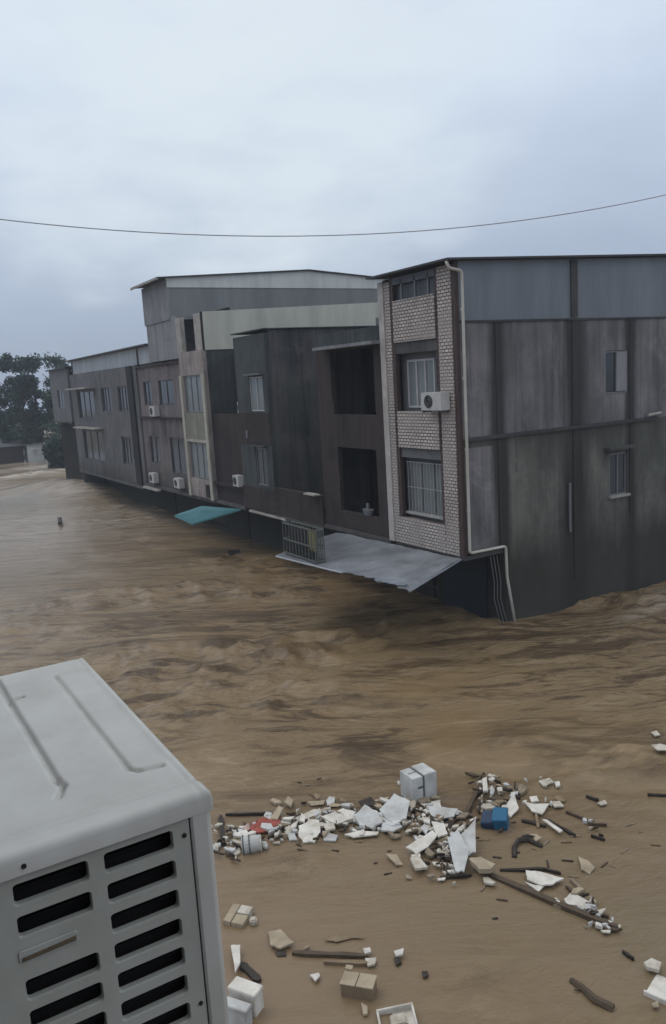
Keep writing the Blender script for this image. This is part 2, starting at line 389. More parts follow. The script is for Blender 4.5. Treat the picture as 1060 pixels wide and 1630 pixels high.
# ---------------------------------------------------------------- flood water, ground
def sm(a, b, x):
    t = max(0, min(1, (x - a) / (b - a))); return t * t * (3 - 2 * t)
def gs(x, y, cx, cy, sx, sy, rot=0):
    dx, dy = x - cx, y - cy; c, s = math.cos(rot), math.sin(rot); u = (dx * c + dy * s) / sx; v = (-dx * s + dy * c) / sy
    return math.exp(-(u * u + v * v))
def rapids(x, y):
    r = math.hypot(x, y); a = math.degrees(math.atan2(x, y))
    k = sm(12.0, 15.5, r) * (1 - sm(30, 42, r) * .9)
    k *= 1 - .55 * gs(x, y, 5, 34, 6, 9)
    k = max(k, .8 * gs(x, y, 17.5, 62, 5, 7), .7 * gs(x, y, 14, 85, 9, 14), .75 * gs(x, y, 19, 15.0, 7, 2.2))
    k = max(k, .38 * gs(x, y, 9.3, 10.0, 3, 2.0), .3 * gs(x, y, 5.6, 6.4, .9, .9), .45 * gs(x, y, 4.9, 10.2, .9, .5), .55 * gs(x, y, 13.2, 9.5, 1.0, 2.6, .5), .5 * gs(x, y, 6.8, 5.0, 1.2, .5, -.5))
    k = max(k, .55 * sm(9.5, 12.5, x) * sm(20, 26, y) * (1 - sm(66, 72, y)))
    return min(1, k)
def wave(x, y):
    k = rapids(x, y)
    s = .857 * x - .515 * y; t = .515 * x + .857 * y
    V = Vector((s * .22, t * .5, 0)); n = noise.noise(V) + .5 * noise.noise(V * 2.1 + Vector((3, 1, 0)))
    V2 = Vector((s * .55, t * 1.5, 4.0)) + Vector((n, n, 0)) * .6
    rid = (1 - abs(noise.noise(V2)) * 2.4); rid2 = (1 - abs(noise.noise(V2 * 2.3 + Vector((7, 2, 1)))) * 2.4)
    fine = noise.noise(Vector((s * 2.2, t * 5.0, 9)))
    pt = sm(-.15, .35, noise.noise(Vector((s * .13, t * .3, 21))))
    h = k * (.15 * n + (.03 + .14 * pt) * rid + (.01 + .07 * pt) * rid2 + (.008 + .03 * pt) * fine)
    h += (1 - k) * (.018 * n + .006 * noise.noise(Vector((s * 1.2, t * 2.6, 2))))
    # standing waves: the surge round the far corner and the crests along the near side wall
    h += 1.0 * gs(x, y, 13.8, 61.5, 2.2, 5.5, .3) + .45 * gs(x, y, 9.0, 66, 5, 1.2, -.4) + .35 * gs(x, y, 11, 74, 5, 1.3, -.35) + .5 * gs(x, y, 15.5, 78, 5, 1.8, -.3)
    h += .2 * gs(x, y, 22.2, 15.9, 3.0, .32, .10) + .14 * gs(x, y, 20.6, 15.1, 3.2, .3, .06) + .16 * gs(x, y, 19.5, 14.3, 3.0, .28, .0)
    return h
def foam(x, y):
    f = 1.0 * gs(x, y, 17.5, 88, 6, 2.6, -.2) + 1.0 * gs(x, y, 13.5, 79, 5.5, 1.6, -.25) + .9 * gs(x, y, 10, 70, 3.5, 1.2, -.3) + .5 * gs(x, y, 14.5, 96, 6, 2, -.1)
    f += .35 * gs(x, y, 14, 60, 2.5, 3) + .30 * gs(x, y, 22.5, 15.8, 2.5, .5, .1) + .25 * gs(x, y, 20, 15.0, 2.5, .35, .06) + .35 * gs(x, y, 10, 48, 8, 9)
    return min(1, f * 1.4)
az = [a for a in range(-180, -6, 12)] + [-5 + i * .2 for i in range(0, 351)] + [a for a in range(72, 180, 12)]
rs = [.3]
while rs[-1] < 118: rs.append(rs[-1] * 1.0115 + (.02 if rs[-1] < 5 else 0) if rs[-1] > 4 else rs[-1] + .4)
verts = []; rap = []; fom = []
for r in rs:
    for a in az:
        x = r * math.sin(R_(a)); y = r * math.cos(R_(a)); verts.append((x, y, wave(x, y))); rap.append(rapids(x, y)); fom.append(foam(x, y))
n = len(az); faces = [(i * n + j, i * n + (j + 1) % n, (i + 1) * n + (j + 1) % n, (i + 1) * n + j) for i in range(len(rs) - 1) for j in range(n)]
faces.append(tuple(range(n - 1, -1, -1)))
me = bpy.data.meshes.new('flood_water'); me.from_pydata(verts, [], faces)
for nm, data in (('rapids', rap), ('foam', fom)):
    at_ = me.attributes.new(nm, 'FLOAT', 'POINT'); at_.data.foreach_set('value', data)
me.polygons.foreach_set('use_smooth', [True] * len(me.polygons)); me.materials.append(M['water'])
bm = bmesh.new(); bm.from_mesh(me); bmesh.ops.recalc_face_normals(bm, faces=bm.faces)
if sum(f.normal.z for f in list(bm.faces)[:50]) < 0: bmesh.ops.reverse_faces(bm, faces=bm.faces)
bm.to_mesh(me); bm.free()
o = bpy.data.objects.new('flood_water', me); col.objects.link(o); o['kind'] = 'structure'; o['label'] = 'brown muddy flood water racing past the houses'
verts = []; rr = [0.0001, 30, 60, 86, 95, 102, 112, 130, 160, 220, 300]; N = 72
for r in rr:
    for j in range(N):
        a = 2 * math.pi * j / N; x, y = r * math.sin(a), r * math.cos(a)
        z = -2.5 + 2.9 * sm(90, 106, r) + .5 * sm(110, 200, r) + (.25 * noise.noise(Vector((x * .08, y * .08, 0))) if r > 90 else 0)
        verts.append((x, y, z))
me = bpy.data.meshes.new('ground'); me.from_pydata(verts, [], [(i * N + j, i * N + (j + 1) % N, (i + 1) * N + (j + 1) % N, (i + 1) * N + j) for i in range(len(rr) - 1) for j in range(N)])
me.polygons.foreach_set('use_smooth', [True] * len(me.polygons)); me.materials.append(M['mud'])
o = bpy.data.objects.new('ground', me); col.objects.link(o); o['kind'] = 'structure'

# ---------------------------------------------------------------- small outdoor units on walls
def outdoor_unit(loc, w_, h_, d_, label, face='X'):
    """split-system condenser seen from outside: casing, round fan grille, bracket"""
    t = thing('outdoor_unit', label, 'air conditioner', loc, 'outdoor air conditioner units on the house fronts')
    x, y, z = loc
    MB().box(x - d_, x, y, y + w_, z, z + h_).build('casing', M['unit_white'], t, bevel=.015)
    fc = MB(); cy, cz, r = y + w_ * .62, z + h_ * .5, h_ * .36
    ring = [(x - d_ - .004, cy + r * math.cos(2 * math.pi * i / 20), cz + r * math.sin(2 * math.pi * i / 20)) for i in range(20)]
    rb = [(x - d_ + .01, p[1], p[2]) for p in ring]; fc.hexa(rb, ring)
    f = fc.build('fan', M['black'], t)
    g_ = MB()
    for q in (.35, .7, 1.0):
        pts = [(x - d_ - .012, cy + r * q * math.cos(2 * math.pi * i / 16), cz + r * q * math.sin(2 * math.pi * i / 16)) for i in range(17)]
        g_.tube(pts, .006, 4)
    g_.build('fan_guard', M['frame_dull'], t)
    MB().box(x - d_, x, y + .05, y + .09, z - .05, z - .002).box(x - d_, x, y + w_ - .09, y + w_ - .05, z - .05, z - .002).build('bracket', M['bars_dark'], t)
    return t

# ================================================================ HOUSE with tiled front (nearest)
YA, YB = 16.84, 20.33
A = thing('tiled_house', 'nearest grey house with pale brick tiled front and long bare side wall', 'house', (14, YA, 0))
mb = MB(); XE = 30.0
# upper floors, side wall towards the camera
wh = [(19.77, 20.83, 6.42, 7.74)]
wall_grid(mb, 'Y', YA, YA + .2, 14.13, XE, 5.55, 8.72, wh)
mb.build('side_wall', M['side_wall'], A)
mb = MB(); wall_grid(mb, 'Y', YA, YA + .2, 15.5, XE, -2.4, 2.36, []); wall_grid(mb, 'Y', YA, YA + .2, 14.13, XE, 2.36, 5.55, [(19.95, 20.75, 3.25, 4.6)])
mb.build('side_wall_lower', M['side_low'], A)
bx('panel', M['side_wall'], A, 14.16, 15.3, YA - .03, YA - .002, 2.42, 5.3)
mb = MB()
mb.hexa([(14.133, YA, 8.723), (XE, YA, 8.723), (XE, YA + .2, 8.723), (14.133, YA + .2, 8.723)], [(14.133, YA, 10.25), (XE, YA, 10.80), (XE, YA + .2, 10.80), (14.133, YA + .2, 10.25)])
mb.build('parapet_sheet', M['steel_grey'], A)
bx('sheet_seam', M['pier'], A, 18.3, 18.56, YA - .05, YA - .003, 8.75, 10.36)
for (x0, x1, z0, z1, t) in ((15.36, 15.50, 2.36, 8.65, .02), (18.34, 18.62, 0.9, 8.65, .03), (20.88, 20.98, 2.6, 8.65, .02)):
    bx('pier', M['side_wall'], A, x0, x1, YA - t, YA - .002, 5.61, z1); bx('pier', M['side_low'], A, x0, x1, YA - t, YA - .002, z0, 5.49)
bx('ledge', M['pier'], A, 14.13, 22.1, YA - .10, YA - .064, 5.50, 5.60)
bx('ledge', M['pier'], A, 14.13, XE, YA - .03, YA - .003, 8.66, 8.72)
window(A, 'Y', YA + .03, 19.78, 20.82, 6.43, 7.73, 2, M['frame_dull'], M['glass'], t=.05)
bx('curtain', M['penthouse'], A, 20.28, 20.75, YA + .005, YA + .028, 6.5, 7.68)
window(A, 'Y', YA + .03, 19.96, 20.74, 3.26, 4.59, 2, M['frame_dull'], M['glass'], t=.05, sill=M['ledge'])
bx('window_hood', M['slab'], A, 19.7, 20.84, YA - .25, YA - .003, 4.72, 4.8)
MB().tube([(18.14, YA - .05, 2.4), (18.14, YA - .05, 3.9)], .04).build('wall_pipe', M['frame_dull'], A)
MB().tube([(21.6, YA - .12, 5.66), (22.2, YA - .14, 5.70)], .045).build('drain_stub', M['ledge'], A)
# front: frame of pilasters, panels, recesses
TZ = 10.18
bx('corner_pilaster', M['brown_tile'], A, 14.0, 14.13, YA, YA + .13, 2.3, TZ)
bx('pilaster', M['tiles'], A, 13.97, 14.13, YA + .13, 17.55, 2.3, TZ)
bx('pilaster', M['tiles'], A, 13.97, 14.13, 19.78, 20.06, 2.3, TZ - .1)
bx('pilaster', M['tile_trim'], A, 13.94, 14.13, 20.06, YB, 2.3, TZ - .05)
bx('reveal_strip', M['brown_tile'], A, 14.0, 14.13, 17.55, 17.68, 3.12, TZ)
bx('reveal_strip', M['brown_tile'], A, 14.0, 14.13, 19.64, 19.78, 3.12, TZ)
for z0, z1 in ((2.3, 3.12), (5.25, 6.32), (8.33, 9.52)):
    bx('front_panel', M['tiles'], A, 13.96, 14.13, 17.55 if z0 < 3 else 17.68, 19.78 if z0 < 3 else 19.64, z0, z1)
mb = MB(); wall_grid(mb, 'X', 14.32, 14.44, 17.5, 19.8, 2.3, 9.52, [(18.18, 19.46, 6.42, 7.8), (17.72, 18.12, 6.9, 7.8), (17.72, 19.55, 3.3, 4.8)])
mb.build('recessed_wall', M['recess'], A)
window(A, 'X', 14.28, 18.17, 19.47, 6.41, 7.81, 3, M['frame_white'], M['glass_pale'], t=.06)
window(A, 'X', 14.30, 17.71, 18.13, 6.89, 7.81, 1, M['frame_dull'], M['glass'], t=.03)
window(A, 'X', 14.24, 17.71, 19.56, 3.29, 4.81, 3, M['frame_dull'], M['glass_pale'], t=.05, bars=12, sill=M['ledge'])
bx('lintel', M['slab'], A, 14.02, 14.32, 17.68, 19.64, 8.0, 8.33)
bx('lintel', M['recess'], A, 14.06, 14.32, 17.68, 19.64, 4.95, 5.25)
for y in (17.95, 18.55, 19.2): bx('loft_post', M['frame_dull'], A, 14.0, 14.06, y, y + .05, 9.52, 10.1)
bx('loft_wall', M['steel_facade'], A, 14.16, 14.2, 17.5, 19.8, 9.53, 10.15)
bx('fascia', M['steel_facade'], A, 14.0, 14.13, 17.68, 19.64, 9.98, 10.18)
bx('party_wall', M['darkwall'], A, 14.13, XE, YB - .2, YB - .003, 2.3, 10.2)
# floor slab over the flooded storey, dark recessed ground floor
bx('floor_slab', M['slab'], A, 14.02, 16.0, YA + .02, YB - .21, 2.18, 2.298)
bx('ground_floor_wall', M['recess_shade'], A, 15.52, 15.7, YA + .21, YB - .21, -2.4, 2.178)
bx('shutter', M['navy'], A, 15.46, 15.518, 17.6, 19.6, -1.0, 2.0)
# roof sheet
mb = MB(); mb.hexa([(13.62, YA - .22, 10.24), (XE, YA - .22, 10.84), (XE, YB + .12, 10.84), (13.62, YB + .12, 10.24)], [(13.62, YA - .22, 10.29), (XE, YA - .22, 10.89), (XE, YB + .12, 10.89), (13.62, YB + .12, 10.29)])
rf = mb.build('roof', M['roof'], A)
dp = thing('drain_pipe', 'long off white drainpipe down the corner of the tiled house into the water', 'pipe', (14.15, YA - .08, 0))
def pth(pts, r=.1, k=4):
    pts = [Vector(p) for p in pts]; out = [pts[0]]
    for a, b, c in zip(pts, pts[1:], pts[2:]):
        u = (a - b).normalized(); v = (c - b).normalized(); rr_ = min(r, (a - b).length * .4, (c - b).length * .4)
        for i in range(k + 1): t = i / k; out.append((b + u * rr_) * (1 - t) ** 2 + b * 2 * t * (1 - t) + (b + v * rr_) * t * t)
    return out + [pts[-1]]
MB().tube(pth([(13.66, YA - .12, 10.22), (13.72, YA - .12, 10.05), (14.16, YA - .12, 9.98), (14.16, YA - .09, 2.40), (15.46, YA - .12, 2.40), (15.50, YA - .10, 1.5), (15.78, YA - .14, -.2)]), .042, 10).build('pipe_run', M['pipe'], dp, smooth=True)
for z in (9.0, 7.2, 5.3, 3.6): MB().tube([(14.16, YA - .09, z - .03), (14.16, YA - .09, z + .03)], .052, 10).build('coupling', M['pipe'], dp)
wr = MB()
for k in range(3):
    x0 = 15.0 + .12 * k; wr.tube([(x0, YA + .02, 2.15), (x0 + .06, YA - .05, 1.4), (x0 + .03, YA - .06, .9), (x0 + .22, YA - .1, .1), (x0 + .25, YA - .1, -.2)], .012, 5)
tag(wr.build('loose_wires', M['frame_dull'], None), 'thin loose wires trailing into the flood beside the drainpipe foot', 'wires')
outdoor_unit((13.95, 17.12, 6.37), .92, .50, .30, 'white outdoor unit on the pale tiled front beside the upper window')

# ---------------------------------------------------------------- zinc canopy with a cage of bars
cn = thing('zinc_canopy', 'buckled grey metal canopy jutting from the tiled house just above the flood', 'canopy', (12.5, 18.5, 2.0))
P1, P2, P3, P4 = Vector((10.68, 21.74, 2.12)), Vector((11.33, 15.77, 2.14)), Vector((13.92, 16.86, 2.27)), Vector((13.7, 23.2, 2.2))
mb = MB(); NU, NV = 44, 26; top = []
for i in range(NU + 1):
    u = i / NU; row = []
    for j in range(NV + 1):
        v = j / NV; a = P1.lerp(P2, u); b = P4.lerp(P3, u); p = a.lerp(b, v)
        edge = 0
        if u > .55 and v < .12: edge = (.12 - v) * 8 * abs(noise.noise(Vector((u * 14, 3, 0)))) * .75
        p = p + (b - a) * edge * .25
        p.z += .035 * noise.noise(Vector((p.x * 1.1, p.y * 1.1, 0))) + .012 * abs(math.sin(p.y * math.pi / .42)) - (.22 * max(0, u - .62) * (1 - v) ** 2 * (1 + noise.noise(Vector((u * 17, 0, 5)))))
        row.append(p)
    top.append(row)
k0 = len(mb.v)
for row in top: mb.v += [tuple(p) for p in row]
for row in top: mb.v += [(p.x, p.y, p.z - .025) for p in row]
W_ = NV + 1; off = (NU + 1) * W_
for i in range(NU):
    for j in range(NV):
        a = i * W_ + j; mb.f.append((a, a + 1, a + W_ + 1, a + W_)); mb.f.append((off + a, off + a + W_, off + a + W_ + 1, off + a + 1))
for i in range(NU):
    for j in (0, NV): a = i * W_ + j; mb.f.append((a, a + W_, off + a + W_, off + a))
for j in range(NV):
    for i in (0, NU): a = i * W_ + j; mb.f.append((a, a + 1, off + a + 1, off + a))
mb.build('roof_sheet', M['zinc'], cn)
MB().tube([P1 + Vector((-.01, 0, -.03)), P1.lerp(P2, .55) + Vector((-.01, 0, -.035))], .03, 6).build('edge_rail', M['zinc_edge'], cn)
MB().tube([P2 + Vector((0, -.0, -.1)), P3 + Vector((0, -.02, -.02))], .025, 6).build('edge_rail', M['zinc'], cn)
for y in (18.0, 20.2): MB().tube([(13.96, y, 1.2), (12.4, y, 2.02)], .025, 6).build('brace', M['bars_dark'], cn)
for y in (18.0, 20.2): MB().tube([(11.4, y, 2.03), (13.95, y, 2.14)], .03, 6).build('beam', M['bars_dark'], cn)
# torn flap lumps at the near edge
cr = MB()
for k in range(5):
    p = P1.lerp(P2, .80 + .035 * k); s_ = .16 + .06 * (k % 3)
    cr.hexa([(p.x - .05 + .04 * k, p.y, p.z - .02), (p.x + s_, p.y - .12, p.z - .06), (p.x + s_, p.y + .16, p.z - .02), (p.x, p.y + .2, p.z - .02)],
            [(p.x - .03 + .04 * k, p.y + .02, p.z + .05), (p.x + s_ - .04, p.y - .08, p.z + .02), (p.x + s_ - .05, p.y + .12, p.z + .05), (p.x + .04, p.y + .15, p.z + .02)])
cr.build('torn_flap', M['zinc'], cn)
M['bars_cage'] = plain('greyish_cage_bars', (.15, .16, .15), .6, .2, var=.4, sc=3)
cg = thing('bar_cage', 'dark cage of metal bars standing on the outer corner of the zinc canopy', 'cage', (11.1, 20.7, 2.2))
x0, x1, y0, y1, z0, z1 = 10.95, 11.25, 19.72, 21.7, 2.2, 3.12
fr = MB()
for z in (z0, 2.62, z1):
    for x in (x0, x1): fr.box(x - .02, x + .02, y0, y1, z - .02, z + .02)
    for y in (y0, y1): fr.box(x0 + .02, x1 - .02, y - .02, y + .02, z - .02, z + .02)
fr.build('rail', M['bars_cage'], cg)
bb = MB()
for i in range(11):
    y = y0 + (y1 - y0) * i / 10; bb.box(x0 - .012, x0 + .012, y - .012, y + .012, z0 - .02, z1 + .04); bb.box(x1 - .012, x1 + .012, y - .012, y + .012, z0 - .02, z1)
for i in range(1, 5):
    x = x0 + (x1 - x0) * i / 5; bb.box(x - .012, x + .012, y0 - .012, y0 + .012, z0 - .02, z1)
bb.build('bars', M['bars_cage'], cg)
bx('interior_shade_board', M['black'], cg, x0 + .22, x0 + .24, y0 + .6, y1 - .03, z0, z1 - .05)  # black board paints in the dark inside of the cage
bx('board', M['yellow'], cg, x0 + .10, x0 + .13, y0 + .12, y0 + .52, z0 + .12, z1 - .04)
bx('kick_board', M['black'], cg, x0 + .03, x0 + .05, y0 + .02, y1 - .03, z0, z0 + .28)

# floating things under the canopy
def lumpy(name, c, size, m, label, cat, seed=0, squash=.7, n=2, amp=.25):
    bm = bmesh.new(); bmesh.ops.create_icosphere(bm, subdivisions=n, radius=.5)
    for v in bm.verts:
        k = 1 + amp * noise.noise(v.co * 2.3 + Vector((seed * 3.7, 0, 0))); v.co = Vector((v.co.x * size[0] * k, v.co.y * size[1] * k, v.co.z * size[2] * k))
    me = bpy.data.meshes.new(name); bm.to_mesh(me); bm.free(); me.materials.append(m)
    me.polygons.foreach_set('use_smooth', [True] * len(me.polygons))
    o = bpy.data.objects.new(name, me); col.objects.link(o); o.location = c
    return tag(o, label, cat)
M['foam'] = plain('dirty_white_foam', (.72, .70, .65), .75, var=.18, sc=5, dirt=(.30, .25, .19), dirt_amt=.6)
M['foam_blue'] = plain('bluish_white_foam', (.58, .60, .60), .75, var=.2, sc=5, dirt=(.24, .21, .18), dirt_amt=.5)
M['paper'] = plain('soaked_paper_white', (.60, .57, .50), .85, var=.2, sc=7, dirt=(.26, .21, .15), dirt_amt=.7)
M['card'] = plain('wet_cardboard', (.27, .205, .13), .85, var=.3, sc=5, dirt=(.13, .10, .07), dirt_amt=.6)
M['card_pale'] = plain('pale_wet_cardboard', (.44, .37, .27), .85, var=.25, sc=5, dirt=(.17, .13, .09), dirt_amt=.5)
M['wood'] = plain('wet_brown_wood', (.10, .072, .048), .7, var=.4, sc=6)
M['wood_dark'] = plain('black_wet_wood', (.04, .032, .025), .6, var=.4, sc=6)
M['tan_wood'] = plain('pale_broken_wood', (.28, .23, .165), .75, var=.35, sc=7)
M['red'] = plain('faded_red_cloth', (.34, .085, .065), .8, var=.35, sc=8)
M['pink'] = plain('pale_pink_plastic', (.48, .36, .32), .6, var=.2, sc=8)
M['blue'] = plain('blue_plastic_crate', (.02, .13, .25), .45, var=.2, sc=6)
M['blue_dark'] = plain('navy_plastic_crate', (.025, .05, .10), .5, var=.2, sc=6)
M['tape'] = plain('dark_strapping', (.10, .115, .12), .6, var=.3, sc=7)
fp = at(722, 936, .2)
t = thing('foam_lump', 'white rounded lump floating in the dark under the zinc canopy beside the drainpipe', 'foam block', fp)
lumpy_o = MB()
mb = MB(); mb.box(fp.x - .2, fp.x + .22, fp.y - .14, fp.y + .16, fp.z - .06, fp.z + .12).build('foam_top', M['foam'], t, bevel=.05)
mb = MB(); mb.box(fp.x - .16, fp.x + .18, fp.y - .12, fp.y + .14, -.15, fp.z - .062).build('red_base', M['red'], t, bevel=.03)

# ================================================================ BALCONY HOUSE (between tiled house and corner house)
Fh = thing('balcony_house', 'dark house with two black open balconies left of the tiled front', 'house', (14, YB, 0))
mb = MB(); wall_grid(mb, 'X', 14.05, 14.2, YB + .01, 24.4, 2.3, 8.85, [(20.9, 23.45, 6.2, 8.3), (21.0, 23.35, 2.9, 5.1)])
mb.build('front_wall', M['brownwall'], Fh)
bx('upper_wall', M['greenwall'], Fh, 14.03, 14.048, YB + .02, 24.39, 8.45, 8.9)
for z0, z1, nm in ((6.1, 8.4, 'balcony_back'), (2.4, 5.2, 'balcony_back')): bx(nm, M['recess_shade'], Fh, 15.9, 16.0, YB + .01, 24.39, z0, z1)
for y0, y1 in ((YB + .01, YB + .1), (24.3, 24.39)): bx('cross_wall', M['darkwall'], Fh, 14.203, 26, y0, y1, 2.3, 8.85)
bx('floor', M['slab'], Fh, 14.203, 15.897, YB + .102, 24.297, 5.25, 5.5); bx('floor', M['slab'], Fh, 13.98, 16.5, YB + .01, 24.4, 2.16, 2.296)
bx('roof_slab', M['slab'], Fh, 14.203, 26, YB + .102, 24.297, 8.6, 8.84)
bx('awning', M['penthouse'], Fh, 13.62, 14.028, YB + .02, 23.85, 8.36, 8.46)
bx('ground_floor_wall', M['recess_shade'], Fh, 15.6, 15.75, YB + .01, 28.2, -2.4, 2.158)
bx('party_post', M['pale_wall'], Fh, 14.1, 14.6, YB + .02, YB + .4, 8.92, 9.15)
rk = at(580, 790, 3.5)
ba = thing('wash_basin', 'small pale basin on the sill of the lower black balcony', 'basin', (13.95, 21.75, 3.45))
r0 = [(13.95 + .12 * math.cos(i * math.pi / 8), 21.75 + .17 * math.sin(i * math.pi / 8), 2.902) for i in range(16)]
r1 = [(13.95 + .16 * math.cos(i * math.pi / 8), 21.75 + .26 * math.sin(i * math.pi / 8), 3.1) for i in range(16)]
ba.location = (14.12, 21.75, 2.9); ORG[ba.name] = Vector((13.95, 21.75, 2.9))
MB().hexa(r0, r1).build('bowl', M['pale_wall'], ba)
MB().box(13.92, 13.98, 21.7, 21.8, 3.1, 3.3).build('tap', M['frame_dull'], ba)

# ---- CORNER HOUSE
C = thing('corner_house', 'blackened grey house with white framed windows between balcony house and pilaster house', 'house', (14, 28.2, 0))
mb = MB(); wall_grid(mb, 'X', 14.0, 14.2, 28.2, 31.1, 2.2, 9.3, [(28.6, 29.85, 6.28, 7.67), (28.72, 29.75, 3.27, 4.82)]); mb.build('front_wall', M['greenwall'], C)
mb = MB(); wall_grid(mb, 'Y', 28.2, 28.4, 14.203, 26, 2.2, 9.42, []); mb.build('side_wall', M['darkwall'], C)
mb = MB(); wall_grid(mb, 'Y', 30.9, 31.1, 14.203, 26, 2.2, 9.3, []); mb.build('far_wall', M['darkwall'], C)
bx('roof', M['slab'], C, 14.203, 26, 28.403, 30.897, 9.1, 9.28)
mb = MB(); mb.box(13.92, 26.1, 28.12, 31.15, 9.425, 9.47); mb.build('roof_sheet', M['greenwall'], C)
window(C, 'X', 14.03, 28.61, 29.84, 6.29, 7.66, 2, M['frame_white'], M['glass_pale'], t=.05)
window(C, 'X', 14.03, 28.73, 29.74, 3.28, 4.81, 2, M['frame_dull'], M['glass'], t=.05)
bx('window_hood', M['pale_wall'], C, 13.8, 13.997, 28.5, 29.95, 7.72, 7.79)
bx('window_hood', M['darkwall'], C, 13.8, 13.997, 28.6, 29.9, 4.87, 4.93)
bx('brown_facing', M['brownwall'], C, 13.96, 13.998, 28.19, 31.1, 2.2, 3.15)
bx('brown_facing', M['brownwall'], C, 13.965, 13.998, 28.19, 31.1, 4.96, 6.22)
bx('floor_slab', M['ledge'], C, 13.90, 15.6, 27.3, 30.6, 2.06, 2.14)
bx('step_wall', M['brownwall'], C, 13.96, 14.15, 24.42, 28.18, 2.2, 3.3)
bx('step_floor', M['slab'], C, 13.95, 16.5, 24.42, 28.19, 2.143, 2.198)
bx('back_wall', M['darkwall'], C, 17.6, 17.8, 24.42, 28.19, 2.2, 8.7)
bx('ground_floor_wall', M['recess_shade'], C, 15.6, 15.75, 28.41, 34.34, -2.4, 2.05)
bx('shelf_awning', M['ledge'], C, 13.7, 13.95, 24.5, 25.3, 3.32, 3.37)
bx('wall_lamp', M['frame_dull'], C, 13.9, 13.998, 30.2, 30.3, 5.2, 5.5)
# link wall between corner house and pilaster house
bx('link_wall', M['brownwall'], C, 14.1, 14.25, 31.103, 34.34, 2.2, 6.15)
bx('link_ledge', M['brownwall'], C, 13.9, 14.098, 31.103, 34.34, 2.95, 3.05)
bx('link_upper', M['darkwall'], C, 15.8, 15.95, 31.103, 34.34, 2.2, 8.9)
bx('link_floor', M['slab'], C, 13.95, 15.797, 31.103, 34.34, 2.06, 2.198)
outdoor_unit((14.6, 31.2, 6.16), .62, .5, .32, 'pale outdoor unit on the brown wall beside the upper white framed window')
outdoor_unit((14.09, 31.25, 3.06), .6, .48, .28, 'pale outdoor unit on a ledge directly below the other one left of the corner house')

# ---- PILASTER HOUSE with penthouse
B = thing('pilaster_house', 'tall house with pale framed window bay and cream and grey rooftop storeys', 'house', (14, 34.35, 0))
mb = MB(); wall_grid(mb, 'X', 13.92, 14.1, 34.35, 37.4, 2.15, 9.05, [(34.75, 37.0, 6.2, 7.95), (34.75, 37.0, 3.05, 4.8)]); mb.build('bay_wall', M['bay'], B)
for y0, y1 in ((34.33, 34.62), (37.12, 37.42)): bx('bay_pilaster', M['bay_trim'], B, 13.84, 13.917, y0, y1, 2.15, 7.98)
bx('bay_band', M['bay_trim'], B, 13.85, 13.917, 34.63, 37.11, 4.82, 4.95)
bx('bay_panel', M['olive'], B, 13.88, 13.917, 34.63, 37.11, 4.96, 6.18)
bx('bay_panel', M['bay'], B, 13.88, 13.917, 34.63, 37.11, 2.2, 3.03)
window(B, 'X', 13.97, 34.76, 36.99, 6.22, 7.94, 3, M['frame_dull'], M['glass_pale'], t=.06)
window(B, 'X', 13.97, 34.76, 36.99, 3.07, 4.79, 3, M['frame_dull'], M['glass_pale'], t=.06)
mb = MB(); wall_grid(mb, 'Y', 34.35, 34.55, 14.103, 26, 2.143, 9.0, []); mb.build('side_wall', M['greenwall'], B)
mb = MB(); wall_grid(mb, 'X', 14.1, 14.3, 37.403, 44.6, 5.95, 8.7, [(39.0, 41.3, 6.55, 7.85), (42.5, 43.8, 6.55, 7.85)]); mb.build('front_wall', M['mauve'], B)
mb = MB(); wall_grid(mb, 'X', 14.1, 14.3, 37.403, 44.6, 2.0, 5.95, [(38.2, 40.3, 3.0, 4.9), (42.0, 43.6, 3.4, 4.9)]); mb.build('lower_front_wall', M['mauve2'], B)
for a in ((39.0, 41.3, 6.55, 7.85), (42.5, 43.8, 6.55, 7.85), (38.2, 40.3, 3.0, 4.9), (42.0, 43.6, 3.4, 4.9)): window(B, 'X', 14.15, a[0] + .003, a[1] - .003, a[2] + .003, a[3] - .003, 2, M['faint_frame'], M['glass'], t=.06)
bx('ledge', M['brownwall'], B, 13.95, 14.098, 37.43, 44.6, 5.85, 5.95); bx('ledge', M['brownwall'], B, 13.98, 14.098, 37.43, 44.6, 8.6, 8.72)
bx('floor_slab', M['slab'], B, 13.95, 15.7, 34.36, 44.6, 2.0, 2.14)
bx('roof_slab', M['slab'], B, 14.303, 26, 34.553, 44.6, 8.72, 8.8)
bx('end_wall', M['darkwall'], B, 14.303, 26, 44.4, 44.6, 2.15, 8.7)
bx('ground_floor_wall', M['recess_shade'], B, 15.62, 15.8, 34.56, 44.39, -2.4, 1.99)
mb = MB(); mb.hexa([(14.05, 34.3, 9.02), (26, 34.3, 9.02), (26, 34.42, 9.02), (14.05, 34.42, 9.02)], [(14.05, 34.3, 10.70), (26, 34.3, 11.16), (26, 34.42, 11.16), (14.05, 34.42, 10.70)]); mb.build('cream_screen', M['cream_sheet'], B)
bx('screen_post', M['black'], B, 13.98, 14.046, 34.30, 34.42, 9.02, 10.70)
bx('terrace_post', M['ledge'], B, 13.98, 14.2, 34.45, 35.25, 9.06, 10.68)
bx('terrace_opening', M['recess_shade'], B, 15.4, 15.5, 34.5, 38.2, 8.9, 10.9)
bx('terrace_post', M['ledge'], B, 13.98, 14.2, 37.0, 37.6, 9.06, 10.7)
bx('terrace_wall', M['penthouse'], B, 14.0, 14.2, 37.603, 42.0, 8.82, 10.85)
bx('terrace_side', M['penthouse'], B, 14.203, 26, 41.8, 42.0, 8.82, 10.85)
mb = MB(); wall_grid(mb, 'X', 13.95, 14.1, 38.3, 42.1, 10.853, 12.62, []); mb.build('penthouse_front', M['penthouse'], B)
